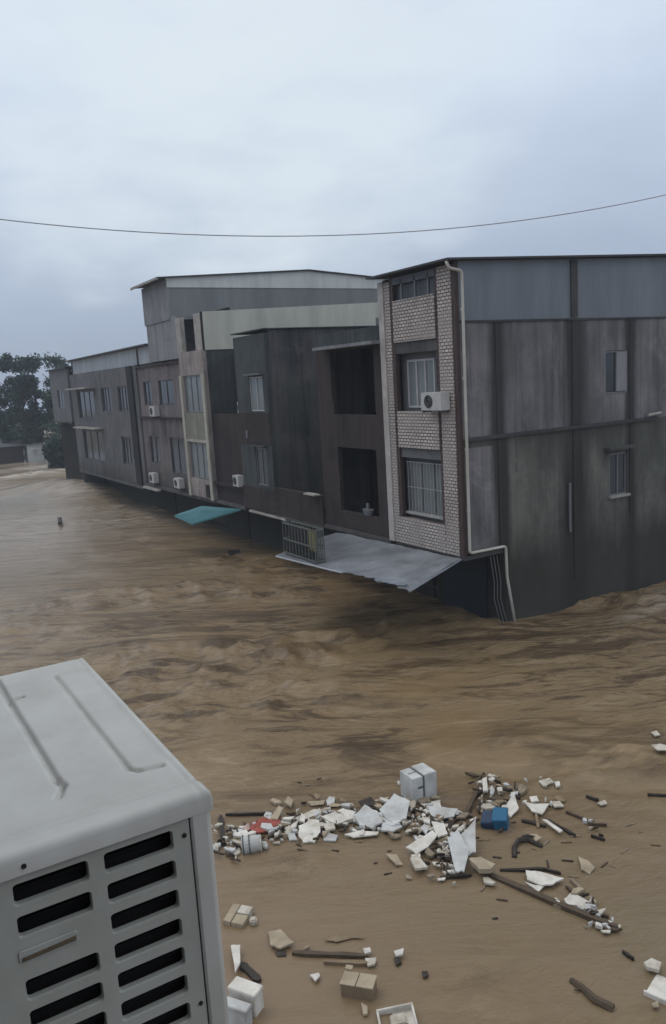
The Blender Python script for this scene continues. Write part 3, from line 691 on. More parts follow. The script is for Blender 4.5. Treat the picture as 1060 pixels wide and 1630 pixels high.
bx('penthouse_floor', M['penthouse'], B, 13.95, 26.3, 38.3, 42.1, 10.72, 10.85)
mb = MB(); wall_grid(mb, 'Y', 38.3, 38.45, 14.103, 30, 10.853, 12.24, []); mb.build('penthouse_side', M['grey_sheet'], B)
mb = MB(); mb.hexa([(13.97, 38.27, 12.243), (30, 38.27, 12.243), (30, 38.45, 12.243), (21.9, 38.45, 12.243), (13.97, 38.45, 12.243)][:4] + [], [(13.97, 38.27, 12.74), (30, 38.27, 12.74), (30, 38.45, 12.74), (21.9, 38.45, 12.74)]) if False else None
mb.v += [(13.97, 38.26, 12.243), (30, 38.26, 12.243), (30, 38.26, 12.55), (21.9, 38.26, 13.13), (13.97, 38.26, 12.72)]; k = len(mb.v)
mb.v += [(x, 38.45, z) for x, y, z in mb.v[-5:]]; mb.f += [(0, 1, 2, 3, 4), (9, 8, 7, 6, 5), (0, 1, 6, 5), (1, 2, 7, 6), (2, 3, 8, 7), (3, 4, 9, 8), (4, 0, 5, 9)]
mb.build('gable_strip', M['white_sheet'], B)
mb = MB()
mb.v += [(13.45, 38.1, 12.66), (21.9, 38.1, 13.15), (30.2, 38.1, 12.5), (13.45, 42.3, 12.66), (21.9, 42.3, 13.15), (30.2, 42.3, 12.5)]; mb.v += [(x, y, z + .05) for x, y, z in mb.v[:6]]
mb.f += [(0, 1, 4, 3), (1, 2, 5, 4), (6, 9, 10, 7), (7, 10, 11, 8), (0, 6, 7, 1), (1, 7, 8, 2), (3, 4, 10, 9), (4, 5, 11, 10), (0, 3, 9, 6), (2, 8, 11, 5)]
mb.build('penthouse_roof', M['roof'], B)
MB().tube([(13.46, 38.1, 12.63), (13.46, 42.3, 12.63)], .05, 8).build('gutter', M['ledge'], B)
bx('doorway_screen', M['frame_dull'], B, 13.95, 14.0, 34.9, 35.3, 2.3, 2.85); bx('doorway_screen', M['black'], B, 13.84, 13.878, 34.75, 35.15, 2.25, 2.85)
bx('base_ledge', M['ledge'], B, 13.75, 13.948, 42.0, 44.6, 1.9, 2.0)
outdoor_unit((14.09, 41.4, 5.98), .8, .55, .3, 'outdoor unit on the mauve grey front left of the pale bay, upper floor')
outdoor_unit((14.09, 42.6, 2.3), .8, .55, .3, 'faint outdoor unit low on the mauve grey front, the farther of two')
outdoor_unit((14.09, 38.6, 2.35), .8, .5, .3, 'outdoor unit low on the mauve grey front right beside the pale bay')

tl = thing('teal_canopy', 'small teal sheet canopy hanging over the flood below the pale window bay', 'canopy', (12.5, 34, 1.6))
a, b, c, d = at(280, 821, 1.6), at(309, 834, 1.6), at(384, 812, 2.0), at(322, 807, 1.95)
mb = MB(); mb.hexa([a, b, c, d], [q + Vector((0, 0, .05)) for q in (a, b, c, d)]); mb.build('roof_sheet', M['teal'], tl)
MB().tube([a + Vector((0, 0, -.02)), b + Vector((0, 0, -.02))], .05, 6).build('edge_rail', M['teal_dark'], tl)
MB().tube([b, c], .04, 6).build('edge_rail', M['teal_dark'], tl)
for y in (33.0, 35.5): MB().tube([(13.9, y, 1.1), (12.7, y, 1.62)], .03, 6).build('brace', M['bars_dark'], tl)

# ---- FAR HOUSE with pale parapet
D = thing('parapet_house', 'dark far house under a long pale sheet parapet left of the pilaster house', 'house', (14, 45, 0))
hs = [(46.6, 48.6, 6.2, 7.7), (50.2, 52.3, 6.2, 7.7), (54.2, 58.6, 5.7, 7.6), (46.8, 48.8, 3.0, 4.7), (53.0, 58.2, 2.8, 4.9)]
mb = MB(); wall_grid(mb, 'X', 14.0, 14.2, 44.62, 60.3, 1.9, 8.8, hs); mb.build('front_wall', M['farwall'], D)
for a in hs: window(D, 'X', 14.08, a[0] + .003, a[1] - .003, a[2] + .003, a[3] - .003, 3, M['faint_frame'], M['glass'], t=.09)
bx('parapet', M['pale_band'], D, 14.25, 14.4, 42.2, 60.3, 8.83, 9.75)
mb = MB(); mb.hexa([(13.85, 42.1, 9.755), (26, 42.1, 9.755), (26, 60.6, 9.755), (13.85, 60.6, 9.755)], [(13.85, 42.1, 9.83), (26, 42.1, 9.83), (26, 60.6, 9.83), (13.85, 60.6, 9.83)]); mb.build('roof', M['roof'], D)
bx('awning', M['ledge'], D, 13.3, 13.997, 53.6, 59.0, 7.72, 7.82); bx('awning', M['ledge'], D, 13.4, 13.997, 52.6, 58.4, 5.05, 5.13)
bx('gap_shade_strip', M['black'], D, 13.9, 13.997, 45.2, 46.2, 2.0, 8.8)  # flat black strip paints in the dark gap beside the house end
bx('end_wall', M['darkwall'], D, 14.203, 26, 44.65, 44.85, 1.9, 9.7); bx('far_end_wall', M['darkwall'], D, 14.203, 26, 60.1, 60.3, -2.4, 9.7)
bx('floor_slab', M['slab'], D, 13.9, 16, 44.9, 60.05, 1.75, 1.898); bx('ground_floor_wall', M['recess_shade'], D, 15.7, 15.9, 44.86, 60.05, -2.4, 1.745)
bx('roof_slab', M['slab'], D, 14.41, 26, 44.86, 60.05, 8.6, 8.8)
E_ = thing('end_house', 'pale grey house end farthest along the row beside the trees', 'house', (14, 60.6, 0))
mb = MB(); wall_grid(mb, 'X', 13.9, 14.1, 60.6, 66.6, 5.4, 9.3, [(62.5, 64.5, 6.4, 7.8)]); mb.build('front_wall', M['pale_wall'], E_)
window(E_, 'X', 13.96, 62.5, 64.5, 6.4, 7.8, 2, M['frame_dull'], M['glass'], t=.07)
mb = MB(); mb.box(14.5, 14.7, 60.6, 67.5, -2.4, 5.4); mb.box(14.7, 26, 66.4, 66.6, -2.4, 9.25); mb.build('lower_wall', M['recess_shade'], E_)
bx('floor_slab', M['slab'], E_, 13.9, 26, 60.6, 66.6, 5.28, 5.397); bx('roof', M['roof'], E_, 13.7, 26, 60.5, 66.9, 9.303, 9.4)

# ---------------------------------------------------------------- far bank: shed, white wall, trees
sh = thing('shed', 'low brown shed with a grey roof on the far bank below the trees', 'shed', (15.2, 98, .4))
mb = MB(); mb.box(12.0, 16.6, 98, 102, -.4, 1.9); mb.build('wall', M['brownwall'], sh)
mb = MB(); mb.hexa([(11.7, 97.6, 1.9), (16.9, 97.6, 1.9), (16.9, 102.3, 2.8), (11.7, 102.3, 2.8)], [(11.7, 97.6, 2.0), (16.9, 97.6, 2.0), (16.9, 102.3, 2.9), (11.7, 102.3, 2.9)]); mb.build('roof', M['pale_wall'], sh)
hb = thing('white_hut', 'tiny white hut beside the brown shed under the trees', 'hut', (17.5, 98, .3))
M['hutwhite'] = plain('white_hut_paint', (.62, .64, .65), .6)
mb = MB(); wall_grid(mb, 'Y', 97.5, 97.7, 16.95, 18.7, -.5, 1.9, [(17.6, 18.1, .6, 1.3)]); mb.box(16.95, 18.7, 97.7, 99.5, -.5, 1.9); mb.build('wall', M['hutwhite'], hb)
bx('roof', M['penthouse'], hb, 16.85, 18.8, 97.35, 99.6, 1.903, 2.0)

def tree(x, y, zb, h, rad, label, leaf, seed, n=5200, low=.05, name='broadleaf_tree'):
    rnd = random.Random(seed)
    t = thing(name, label, 'tree', (x, y, zb))
    tr = MB(); top = Vector((x + rnd.uniform(-.4, .4), y, zb + h * .75))
    tr.tube([(x, y, zb - .6), (x + .1, y, zb + h * .3), top], .28, 7, .07)
    for k in range(7):
        a = rnd.uniform(0, 6.28); z0 = zb + h * rnd.uniform(.22, .6); L = rad * rnd.uniform(.5, .85)
        tr.tube([(x, y, z0), (x + math.cos(a) * L * .5, y + math.sin(a) * L * .5, z0 + h * .12), (x + math.cos(a) * L, y + math.sin(a) * L, z0 + h * .2)], .1, 5, .03)
    tr.build('trunk', M['bark'], t)
    cl = []
    for k in range(34):
        a = rnd.uniform(0, 6.28); v = rnd.uniform(low, 1) ** .9; rr_ = rad * math.sqrt(max(.06, 1 - abs(v * 1.9 - 1.0) ** 2.2)) * rnd.uniform(.35, 1)
        cl.append((Vector((x + math.cos(a) * rr_, y + math.sin(a) * rr_, zb + h * v * .93)), rad * rnd.uniform(.20, .40)))
    lf = MB()
    for k in range(n):
        c, r = cl[rnd.randrange(len(cl))]
        d = Vector((rnd.gauss(0, 1), rnd.gauss(0, 1), rnd.gauss(0, .75))).normalized() * r * rnd.uniform(.35, 1.08); p = c + d
        s_ = rnd.uniform(.10, .24); u = Vector((rnd.gauss(0, 1), rnd.gauss(0, 1), rnd.gauss(0, .6))).normalized(); w2 = u.cross(Vector((rnd.gauss(0, 1), rnd.gauss(0, 1), rnd.gauss(0, 1)))).normalized()
        lf.quad(p - u * s_, p - w2 * s_ * .6, p + u * s_, p + w2 * s_ * .6)
    lf.build('crown', leaf, t, weld=False)
    return t
tree(14.2, 104, .4, 11.0, 3.2, 'broad dark tree at the left edge of the photo', M['leaf'], 1, 9000)
tree(17.2, 99.5, .3, 12.8, 2.5, 'tallest dark tree with a rounded top above the shed', M['leaf'], 2, 9500)
tree(19.6, 103, .4, 12.2, 2.7, 'dark tree between the tallest tree and the end house', M['leaf'], 3, 9500)
tree(21.0, 95.0, .2, 11.0, 2.5, 'dull green tree close against the end house', M['leaf2'], 4, 5200)
tree(23.2, 106, .4, 12.6, 2.6, 'small tree top showing over the roof of the end house', M['leaf2'], 5, 4200)
tree(10.2, 110, .4, 12.0, 3.4, 'distant tree just outside the left side of the group', M['leaf'], 6, 3600)
tree(17.9, 85.5, -.4, 3.6, 1.4, 'low bushy tree leaning over the water by the end house', M['leaf'], 8, 4200, .02)
for i, (x, y, h, r, lb) in enumerate(((19.2, 93.0, 2.2, 1.4, 'small dark bush at the waterline right of the white hut'), (15.3, 108, 6.5, 3.0, 'leafy bush filling the gap behind the brown shed'))):
    tree(x, y, -.2, h, r, lb, M['leaf'], 20 + i, 2600, .02, name='bush')

# ---------------------------------------------------------------- overhead cable
def catenary(p, q, sag, n=40):
    p, q = Vector(p), Vector(q); return [p.lerp(q, i / n) + Vector((0, 0, -4 * sag * (i / n) * (1 - i / n))) for i in range(n + 1)]
def onx(px, py, X0):
    d = RM @ Vector((px - 530, -(py - 815), -F)); t = X0 / d.x; return Vector((X0, d.y * t, H + d.z * t))
# passes through three sighted points of one vertical plane
wa = []
a_, b_, c_ = [RM @ Vector((px - 530, -(py - 815), -F)) for px, py in ((0, 349), (440, 376), (1060, 310))]
PA = Vector((2.2, 18.0)); PB = Vector((18.5, 12.5))
def hit(d):
    # intersect ray with the vertical plane through PA, PB
    e = PB - PA; det = d.x * (-e.y) + d.y * e.x; t = (PA.x * (-e.y) + PA.y * e.x) / det
    s_ = ((d.x * t - PA.x) * e.x + (d.y * t - PA.y) * e.y) / e.length_squared
    return s_, H + d.z * t
pts3 = [hit(d) for d in (a_, b_, c_)]
(s0, z0), (s1, z1), (s2, z2) = pts3
def lag(s): return z0 * (s - s1) * (s - s2) / ((s0 - s1) * (s0 - s2)) + z1 * (s - s0) * (s - s2) / ((s1 - s0) * (s1 - s2)) + z2 * (s - s0) * (s - s1) / ((s2 - s0) * (s2 - s1))
cpts = []
for i in range(61):
    s_ = s0 - .4 + (s2 - s0 + .8) * i / 60; p = PA.lerp(PB, s_); cpts.append((p.x, p.y, lag(s_)))
tag(MB().tube(cpts, .0105, 6).build('overhead_cable', M['cable'], None, smooth=True), 'single thin dark cable sagging across the sky above the houses', 'cable')

# ================================================================ AIR CONDITIONER at the window
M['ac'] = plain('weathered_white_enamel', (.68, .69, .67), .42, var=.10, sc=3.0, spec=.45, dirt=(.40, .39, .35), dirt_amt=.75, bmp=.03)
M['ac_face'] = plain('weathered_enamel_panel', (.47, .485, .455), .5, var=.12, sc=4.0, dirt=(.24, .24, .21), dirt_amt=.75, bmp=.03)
M['screw'] = plain('rusty_screw', (.05, .045, .04), .5, .5, var=.3, sc=60)
M['rust'] = plain('rusty_brown_badge', (.17, .135, .09), .7, var=.5, sc=60)
AX0, AX1, AY0, AY1, AZ = .055, .400, 1.10, 1.895, 6.78
ac = thing('air_conditioner', 'large white outdoor air conditioner filling the lower left corner with slotted end', 'air conditioner', (.23, 1.5, 6.2))
mb = MB(); NX, NY = 92, 200
def seg(px, py, ax_, ay_, bx_, by_):
    dx, dy = bx_ - ax_, by_ - ay_; t = max(0, min(1, ((px - ax_) * dx + (py - ay_) * dy) / (dx * dx + dy * dy))); return math.hypot(px - ax_ - t * dx, py - ay_ - t * dy)
def lid_h(x, y):
    e = min(x - AX0, AX1 - x, y - AY0, AY1 - y); rr_ = .011
    h = 0 if e > rr_ else -(rr_ - math.sqrt(max(0, rr_ * rr_ - (rr_ - e) ** 2)))
    for s_ in (((.314, 1.80, .317, 1.262)), ((.317, 1.262, .330, 1.243)), ((.330, 1.243, .366, 1.236)), (.200, 1.86, .208, 1.30), (.208, 1.30, .212, 1.27), (.212, 1.27, .196, 1.235), (.203, 1.716, .228, 1.720), (.188, 1.865, .200, 1.86)):
        dd = seg(x, y, *s_); h -= .009 * math.exp(-(dd / .0048) ** 2)
    h -= .0022 * sm(.314, .322, x) * sm(1.245, 1.262, y) * (1 - sm(1.80, 1.815, y)) * (1 - sm(.374, .384, x))
    h -= .0022 * (1 - sm(.200, .208, x)) * sm(1.235, 1.26, y) * (1 - sm(1.84, 1.86, y))
    h += .0045 * (1 - sm(AY0 + .035, AY0 + .055, y)) - .002 * math.exp(-((y - (AY0 + .062)) / .006) ** 2)
    h -= .0012 * math.exp(-((x - (AX1 - .018)) / .004) ** 2)
    h += .0012 * noise.noise(Vector((x * 6, y * 5, 0)))
    return h
ys = [AY0 + (AY1 - AY0) * (j / NY) for j in range(NY + 1)]; xs = [AX0 + (AX1 - AX0) * i / NX for i in range(NX + 1)]
def dens(lo, hi, n_, e=.012):
    a = [lo + e * k / 6 for k in range(6)]; b = [hi - e * k / 6 for k in range(6)][::-1]; m_ = [lo + e + (hi - lo - 2 * e) * k / n_ for k in range(n_ + 1)]
    return a + m_ + b
xs = dens(AX0, AX1, 110); ys = dens(AY0, AY1, 210)
NXs, NYs = len(xs), len(ys)
for y in ys:
    for x in xs: mb.v.append((x, y, AZ + lid_h(x, y)))
for j in range(NYs - 1):
    for i in range(NXs - 1): a = j * NXs + i; mb.f.append((a, a + 1, a + NXs + 1, a + NXs))
# turned-down lip of the lid
loop = [j * NXs for j in range(NYs)][::-1] + [i for i in range(1, NXs)] + [j * NXs + NXs - 1 for j in range(1, NYs)] + [(NYs - 1) * NXs + i for i in range(NXs - 2, 0, -1)]
k0 = len(mb.v); LZ = AZ - .029
for q in loop: x, y, z = mb.v[q]; mb.v.append((x, y, LZ))
L_ = len(loop)
for i in range(L_): j = (i + 1) % L_; mb.f.append((loop[i], loop[j], k0 + j, k0 + i))
lid = mb.build('lid', M['ac'], ac, smooth=True)
# end panel with slots
def rrect(cx, cz, hw, hh, r, n_=6, slant=0):
    out = []
    for qx, qz, a0 in ((1, 1, 0), (-1, 1, 90), (-1, -1, 180), (1, -1, 270)):
        for k in range(n_ + 1):
            a = R_(a0 + 90 * k / n_); out.append((cx + qx * (hw - r) + r * math.cos(a), cz + qz * (hh - r) + r * math.sin(a)))
    return out
PY = AY0 + .006
PX0, PX1, PZ0, PZ1 = AX0 + .004, .3605, 6.17, AZ - .0285
slots = []; pitch = .0493
for r_ in range(11):
    z = 6.7205 - r_ * pitch
    if z > 6.21: slots.append((.228, .334, z))
    if r_ != 2 and z > 6.21: slots.append((.1015, .206, z))
cells = {}
mb = MB(); XSc = [PX0, .092, .216, .345, PX1]
def q2(x0, x1, z0, z1): mb.quad((x0, PY, z0), (x1, PY, z0), (x1, PY, z1), (x0, PY, z1))
q2(PX0, .092, PZ0, PZ1); q2(.345, PX1, PZ0, PZ1); ztop = 6.7205 + pitch / 2
q2(.092, .216, ztop, PZ1); q2(.216, .345, ztop, PZ1)
for c0, c1 in ((.092, .216), (.216, .345)):
    for r_ in range(11):
        z = 6.7205 - r_ * pitch; zl, zh = z - pitch / 2, z + pitch / 2
        sl = [s_ for s_ in slots if abs(s_[2] - z) < 1e-5 and c0 < s_[0] < c1]
        if not sl: q2(c0, c1, zl, zh); continue
        s_ = sl[0]; hole = rrect((s_[0] + s_[1]) / 2, z, (s_[1] - s_[0]) / 2, .0168, .0065)
        n7 = 7; outer = []
        for q, (qx, qz) in enumerate(((c1, zh), (c0, zh), (c0, zl), (c1, zl))):
            for k in range(n7):
                hx, hz = hole[q * n7 + k]
                if k == 3: outer.append((qx, qz))
                elif (k < 3) == (q % 2 == 0): outer.append((qx, hz))
                else: outer.append((hx, qz))
        N_ = len(hole)
        for k in range(N_):
            j = (k + 1) % N_
            mb.quad((outer[k][0], PY, outer[k][1]), (outer[j][0], PY, outer[j][1]), (hole[j][0], PY, hole[j][1]), (hole[k][0], PY, hole[k][1]))
            a, b = hole[k], hole[j]; cxm = (s_[0] + s_[1]) / 2
            sh_ = lambda p: (cxm + (p[0] - cxm) * .975, PY + .003, z + (p[1] - z) * .93)
            sh2 = lambda p: (cxm + (p[0] - cxm) * .975, PY + .012, z + (p[1] - z) * .93)
            mb.quad((a[0], PY, a[1]), (b[0], PY, b[1]), sh_(b), sh_(a)); mb.quad(sh_(a), sh_(b), sh2(b), sh2(a))
zb = 6.7205 - 10.5 * pitch; q2(.092, .216, PZ0, zb); q2(.216, .345, PZ0, zb)
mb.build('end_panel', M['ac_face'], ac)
bx('dark_interior', M['black'], ac, PX0 + .01, PX1 - .005, PY + .03, PY + .04, PZ0, PZ1)
lv = MB()
for s_ in slots: lv.quad((s_[0] - .004, PY + .013, s_[2] + .004), (s_[1] + .004, PY + .013, s_[2] + .004), (s_[1] + .004, PY + .028, s_[2] - .012), (s_[0] - .004, PY + .028, s_[2] - .012))
lv.build('louvres', M['black'], ac)
# corner post (rounded) and casing
mb = MB()
prof = [(.3625, AY0 + .012)] + [(.3625, AY0 + .004), (.366, AY0 + .001)] + [(AX1 - .012 + .012 * math.sin(R_(a)), AY0 + .013 - .012 * math.cos(R_(a))) for a in range(0, 91, 15)] + [(AX1, AY1 - .01), (AX1 - .01, AY1), (AX0 + .01, AY1), (AX0 + .002, AY1 - .01), (AX0 + .002, AY0 + .05), (.3625, AY0 + .05)]
nP = len(prof)
for z in (6.16, LZ + .001):
    for x, y in prof: mb.v.append((x - (.002 if x > .39 else 0), y, z))
for k in range(nP): j = (k + 1) % nP; mb.f.append((k, j, nP + j, nP + k))
mb.build('casing', M['ac'], ac)
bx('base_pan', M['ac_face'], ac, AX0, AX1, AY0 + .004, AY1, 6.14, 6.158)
bx('edge_post', M['ac_face'], ac, AX0 - .0, AX0 + .0035, AY0 + .004, AY0 + .05, 6.16, LZ)
for x, z in ((.3515, 6.722), (.120, 6.764), (.3515, 6.43), (.3515, 6.24)):
    yy = PY if z < 6.75 else AY0
    mb = MB(); ring = [(x + .0036 * math.cos(i * math.pi / 5), yy - .0022, z + .0036 * math.sin(i * math.pi / 5)) for i in range(10)]
    mb.hexa([(p[0], yy + .002, p[2]) for p in ring], ring); mb.build('screw', M['screw'], ac)
mb = MB()
mb.hexa([(p[0], PY - .001, p[1]) for p in rrect(.139, 6.628, .041, .0095, .004)], [(p[0], PY - .003, p[1]) for p in rrect(.139, 6.628, .040, .0085, .004)]); mb.build('badge', M['ac_face'], ac)
mb = MB(); mb.hexa([(.102, PY - .0032, 6.6215), (.176, PY - .0032, 6.6235), (.178, PY - .0032, 6.6305), (.102, PY - .0032, 6.6275)], [(.102, PY - .0052, 6.622), (.176, PY - .0052, 6.624), (.177, PY - .0052, 6.630), (.103, PY - .0052, 6.627)]); mb.build('badge_strip', M['rust'], ac)
# the wall it hangs on (just left of the picture) and its arms
ow = thing('window_wall', 'plain rendered wall that carries the big outdoor air conditioner', 'building wall', (-.2, 0, 0))
bx('wall', M['side_wall'], ow, -.40, -.16, -4, 2.6, -2.4, 11.5)
for y in (1.25, 1.72): MB().box(-.159, .39, y, y + .04, 6.10, 6.138).box(-.159, -.12, y, y + .04, 5.7, 6.10).build('support_arm', M['frame_dull'], ow)

# ================================================================ FLOATING RUBBISH
def slab_px(name, pts, m, label, cat, th=.05, z=.05, lift=None, group=None, wobble=.02, seed=None):
    """flat broken piece; outline corners given on the water, own thickness; lift = extra height per corner"""
    rnd = random.Random(seed if seed is not None else hash((round(pts[0][0]), round(pts[0][1]))))
    P = [at(x, y, z) for x, y in pts]; lift = lift or [0] * len(P)
    P = [p + Vector((0, 0, l + rnd.uniform(-wobble, wobble))) for p, l in zip(P, lift)]
    cen = sum(P, Vector()) / len(P)
    # add mid-edge points for a ragged outline
    Q = []
    for a, b in zip(P, P[1:] + P[:1]):
        Q.append(a); L = (b - a).length
        if L > .12:
            for t_ in (.33, .66): Q.append(a.lerp(b, t_) + (a.lerp(b, t_) - cen) * rnd.uniform(-.10, .04))
    th = th * .55
    mb = MB(); n_ = len(Q)
    c_top = cen + Vector((0, 0, rnd.uniform(0, .02)))
    mb.v = [tuple(q) for q in Q] + [(q.x, q.y, q.z - th) for q in Q] + [tuple(c_top), (cen.x, cen.y, cen.z - th)]
    for i in range(n_):
        j = (i + 1) % n_; mb.f += [(i, j, 2 * n_), (n_ + j, n_ + i, 2 * n_ + 1), (i, n_ + i, n_ + j, j)]
    o_ = mb.build(name, m, None)
    base = Vector((cen.x, cen.y, 0)); o_.data.transform(Matrix.Translation(-base)); o_.location = base + Vector((0, 0, wave(cen.x, cen.y)))
    return tag(o_, label, cat, group)
def plank(p, q, w_, m, label, name='plank', cat='plank', th=.035, z0=.03, z1=.03, group=None, bend=0.0):
    a, b = at(*p, z0), at(*q, z1); d = (b - a); s_ = d.cross(Vector((0, 0, 1))).normalized() * w_ / 2
    mb = MB(); N_ = 6; rnd = random.Random(int(p[0] * 7 + p[1])); k = len(mb.v)
    for i in range(N_ + 1):
        t_ = i / N_; c = a + d * t_ + s_.normalized() * bend * math.sin(t_ * 3.14) + Vector((0, 0, rnd.uniform(-.006, .006))); wv = rnd.uniform(.75, 1.1) * (.6 if i in (0, N_) else 1)
        mb.v += [tuple(c - s_ * wv + Vector((0, 0, th / 2))), tuple(c + s_ * wv + Vector((0, 0, th / 2))), tuple(c + s_ * wv - Vector((0, 0, th))), tuple(c - s_ * wv - Vector((0, 0, th)))]
    for i in range(N_):
        for j in range(4): j2 = (j + 1) % 4; mb.f.append((i * 4 + j, i * 4 + j2, (i + 1) * 4 + j2, (i + 1) * 4 + j))
    mb.f += [(0, 3, 2, 1), (N_ * 4, N_ * 4 + 1, N_ * 4 + 2, N_ * 4 + 3)]
    o_ = mb.build(name, m, None); base = Vector(((a.x + b.x) / 2, (a.y + b.y) / 2, 0)); o_.data.transform(Matrix.Translation(-base)); o_.location = base + Vector((0, 0, (wave(a.x, a.y) + wave(b.x, b.y)) / 2))
    return tag(o_, label, cat, group)
def rbox(c, w_, d_, h_, rot, z0=0, tiltx=0, tilty=0):
    """returns function placing local coords (unit box space) in the world"""
    Mx = Matrix.Translation((c.x, c.y, z0)) @ Matrix.Rotation(rot, 4, 'Z') @ Matrix.Rotation(tiltx, 4, 'X') @ Matrix.Rotation(tilty, 4, 'Y')
    return Mx
def mbox(Mx, x0, x1, y0, y1, z0, z1, name, m, parent, bevel=.012):
    mb = MB().box(x0, x1, y0, y1, z0, z1); mb.v = [tuple(Mx @ Vector(v)) for v in mb.v]; return mb.build(name, m, parent, bevel=bevel)

def corner_box(F_, L_, R2, zt, zb=-.08):
    """local frame of a box from three sighted top corners (front, left, right) at height zt"""
    f_, l_, r2 = at(*F_, zt), at(*L_, zt), at(*R2, zt); a = r2 - f_; b = l_ - f_
    b = b - a * (b.dot(a) / a.length_squared) * .8
    return f_, a, b
def cbox(fr_, a0, a1, b0, b1, z0, z1, name, m, parent, bevel=.008):
    f_, a, b = fr_; g_ = lambda u, v, z: (f_.x + a.x * u + b.x * v, f_.y + a.y * u + b.y * v, z)
    return MB().hexa([g_(a0, b0, z0), g_(a1, b0, z0), g_(a1, b1, z0), g_(a0, b1, z0)], [g_(a0, b0, z1), g_(a1, b0, z1), g_(a1, b1, z1), g_(a0, b1, z1)]).build(name, m, parent, bevel=bevel)
c = at(663, 1268, 0)
t = thing('foam_box', 'large white foam box with a dark strap standing on the rubbish raft', 'foam box', (c.x, c.y, 0))
q = corner_box((656, 1241), (627, 1229), (694, 1229), .47)
cbox(q, 0, .42, 0, 1, .0, .47, 'box_half', M['foam_blue'], t); cbox(q, .49, 1, 0, 1, .0, .49, 'box_half', M['foam_blue'], t); cbox(q, .422, .488, .01, .99, .0, .465, 'strap', M['tape'], t, .002)
cbox(q, .20, .42, -.012, -.001, .26, .30, 'tape', M['tape'], t, 0); cbox(q, .1, .42, .5, .54, .471, .475, 'tape', M['tape'], t, 0)
t = thing('foam_box', 'white foam box with a lid floating against the air conditioner side at the bottom', 'foam box', at(390, 1610, 0))
q = corner_box((405, 1588), (362, 1572), (420, 1569), .28); cbox(q, .02, .98, .02, .98, -.1, .235, 'box_body', M['foam'], t); cbox(q, 0, 1.0, 0, 1, .238, .29, 'box_lid', M['foam'], t)
t = thing('foam_box', 'lower white foam box cut off by the bottom edge', 'foam box', at(385, 1640, 0))
q = corner_box((392, 1612), (350, 1598), (402, 1598), .24); cbox(q, .02, .98, .02, .98, -.1, .20, 'box_body', M['foam_blue'], t); cbox(q, 0, 1.0, 0, 1, .203, .245, 'box_lid', M['foam_blue'], t)
# blue crate
c = at(790, 1316, 0)
t = thing('blue_crate', 'bright blue plastic crate half sunk at the right of the raft', 'crate', (c.x, c.y, 0))
Mx = rbox(c, 1, 1, 1, R_(-48), -.05, R_(8), R_(-6)); mbox(Mx, -.02, .20, -.16, .16, 0, .30, 'crate_side', M['blue'], t, .015); mbox(Mx, -.22, -.024, -.16, .16, 0, .25, 'crate_body', M['blue_dark'], t, .015); mbox(Mx, -.03, .21, -.175, .17, .26, .31, 'rim', M['blue'], t, .008)
# white bucket / roll left
c = at(404, 1352, 0)
t = thing('white_bucket', 'white plastic bucket lying on its side at the left end of the raft', 'bucket', (c.x, c.y, 0))
ax2 = Vector((.86, -.4, 0)).normalized(); mb = MB(); mb.tube([c - ax2 * .17 + Vector((0, 0, .08)), c + ax2 * .14 + Vector((0, 0, .10))], .15, 18, .125); mb.build('body', M['foam_blue'], t)
for k in (-.16, -.06, .12): mb = MB(); mb.tube([c + ax2 * k + Vector((0, 0, .085)), c + ax2 * (k + .02) + Vector((0, 0, .086))], .158 - .02 * (k > 0), 18); mb.build('rim', M['paper'] if k > 0 else M['tape'], t)
# cardboard box, open flaps
t = thing('cardboard_box', 'sodden brown cardboard box with open flaps near the bottom edge', 'cardboard box', at(562, 1580, 0))
q = corner_box((541, 1567), (552, 1547), (591, 1575), .16)
cbox(q, 0, 1, 0, 1, -.12, .155, 'body', M['card'], t, .003); cbox(q, -.03, .46, -.02, 1.02, .158, .172, 'flap', M['card_pale'], t, .002); cbox(q, .49, 1.03, -.04, 1.0, .158, .178, 'flap', M['card_pale'], t, .002); cbox(q, -.02, .2, 1.03, 1.35, .14, .20, 'flap', M['card_pale'], t, .002)
# foam tray at bottom
c = at(632, 1626, 0)
t = thing('foam_tray', 'open white foam tray with raised rim at the bottom edge', 'tray', (c.x, c.y, 0))
Mx = rbox(c, 1, 1, 1, R_(-25), -.03, R_(4), R_(-5)); mbox(Mx, -.21, .21, -.15, .15, 0, .02, 'base', M['foam'], t, .004)
for b_ in ((-.22, .22, .135, .16), (-.22, .22, -.16, -.135), (-.22, -.195, -.134, .134), (.195, .22, -.134, .134)): mbox(Mx, b_[0], b_[1], b_[2], b_[3], .0, .10, 'rim', M['foam'], t, .006)
mbox(Mx, -.08, .10, -.08, .08, .024, .07, 'packing', M['paper'], t, .015)
# carton at left
c = at(381, 1462, 0)
t = thing('flattened_carton', 'pale folded carton with a dark seam beside the air conditioner', 'carton', (c.x, c.y, 0))
Mx = rbox(c, 1, 1, 1, R_(-50), -.02, R_(4)); mbox(Mx, -.16, -.045, -.17, .18, 0, .10, 'panel', M['card_pale'], t, .006); mbox(Mx, -.035, .15, .02, .18, 0, .10, 'panel', M['paper'], t, .006); mbox(Mx, -.035, .15, -.17, .012, 0, .09, 'panel', M['card_pale'], t, .006)
mbox(rbox(at(404, 1470, 0), 1, 1, 1, R_(-30), -.02), -.05, .05, -.05, .06, 0, .10, 'corner_block', M['paper'], t, .02)
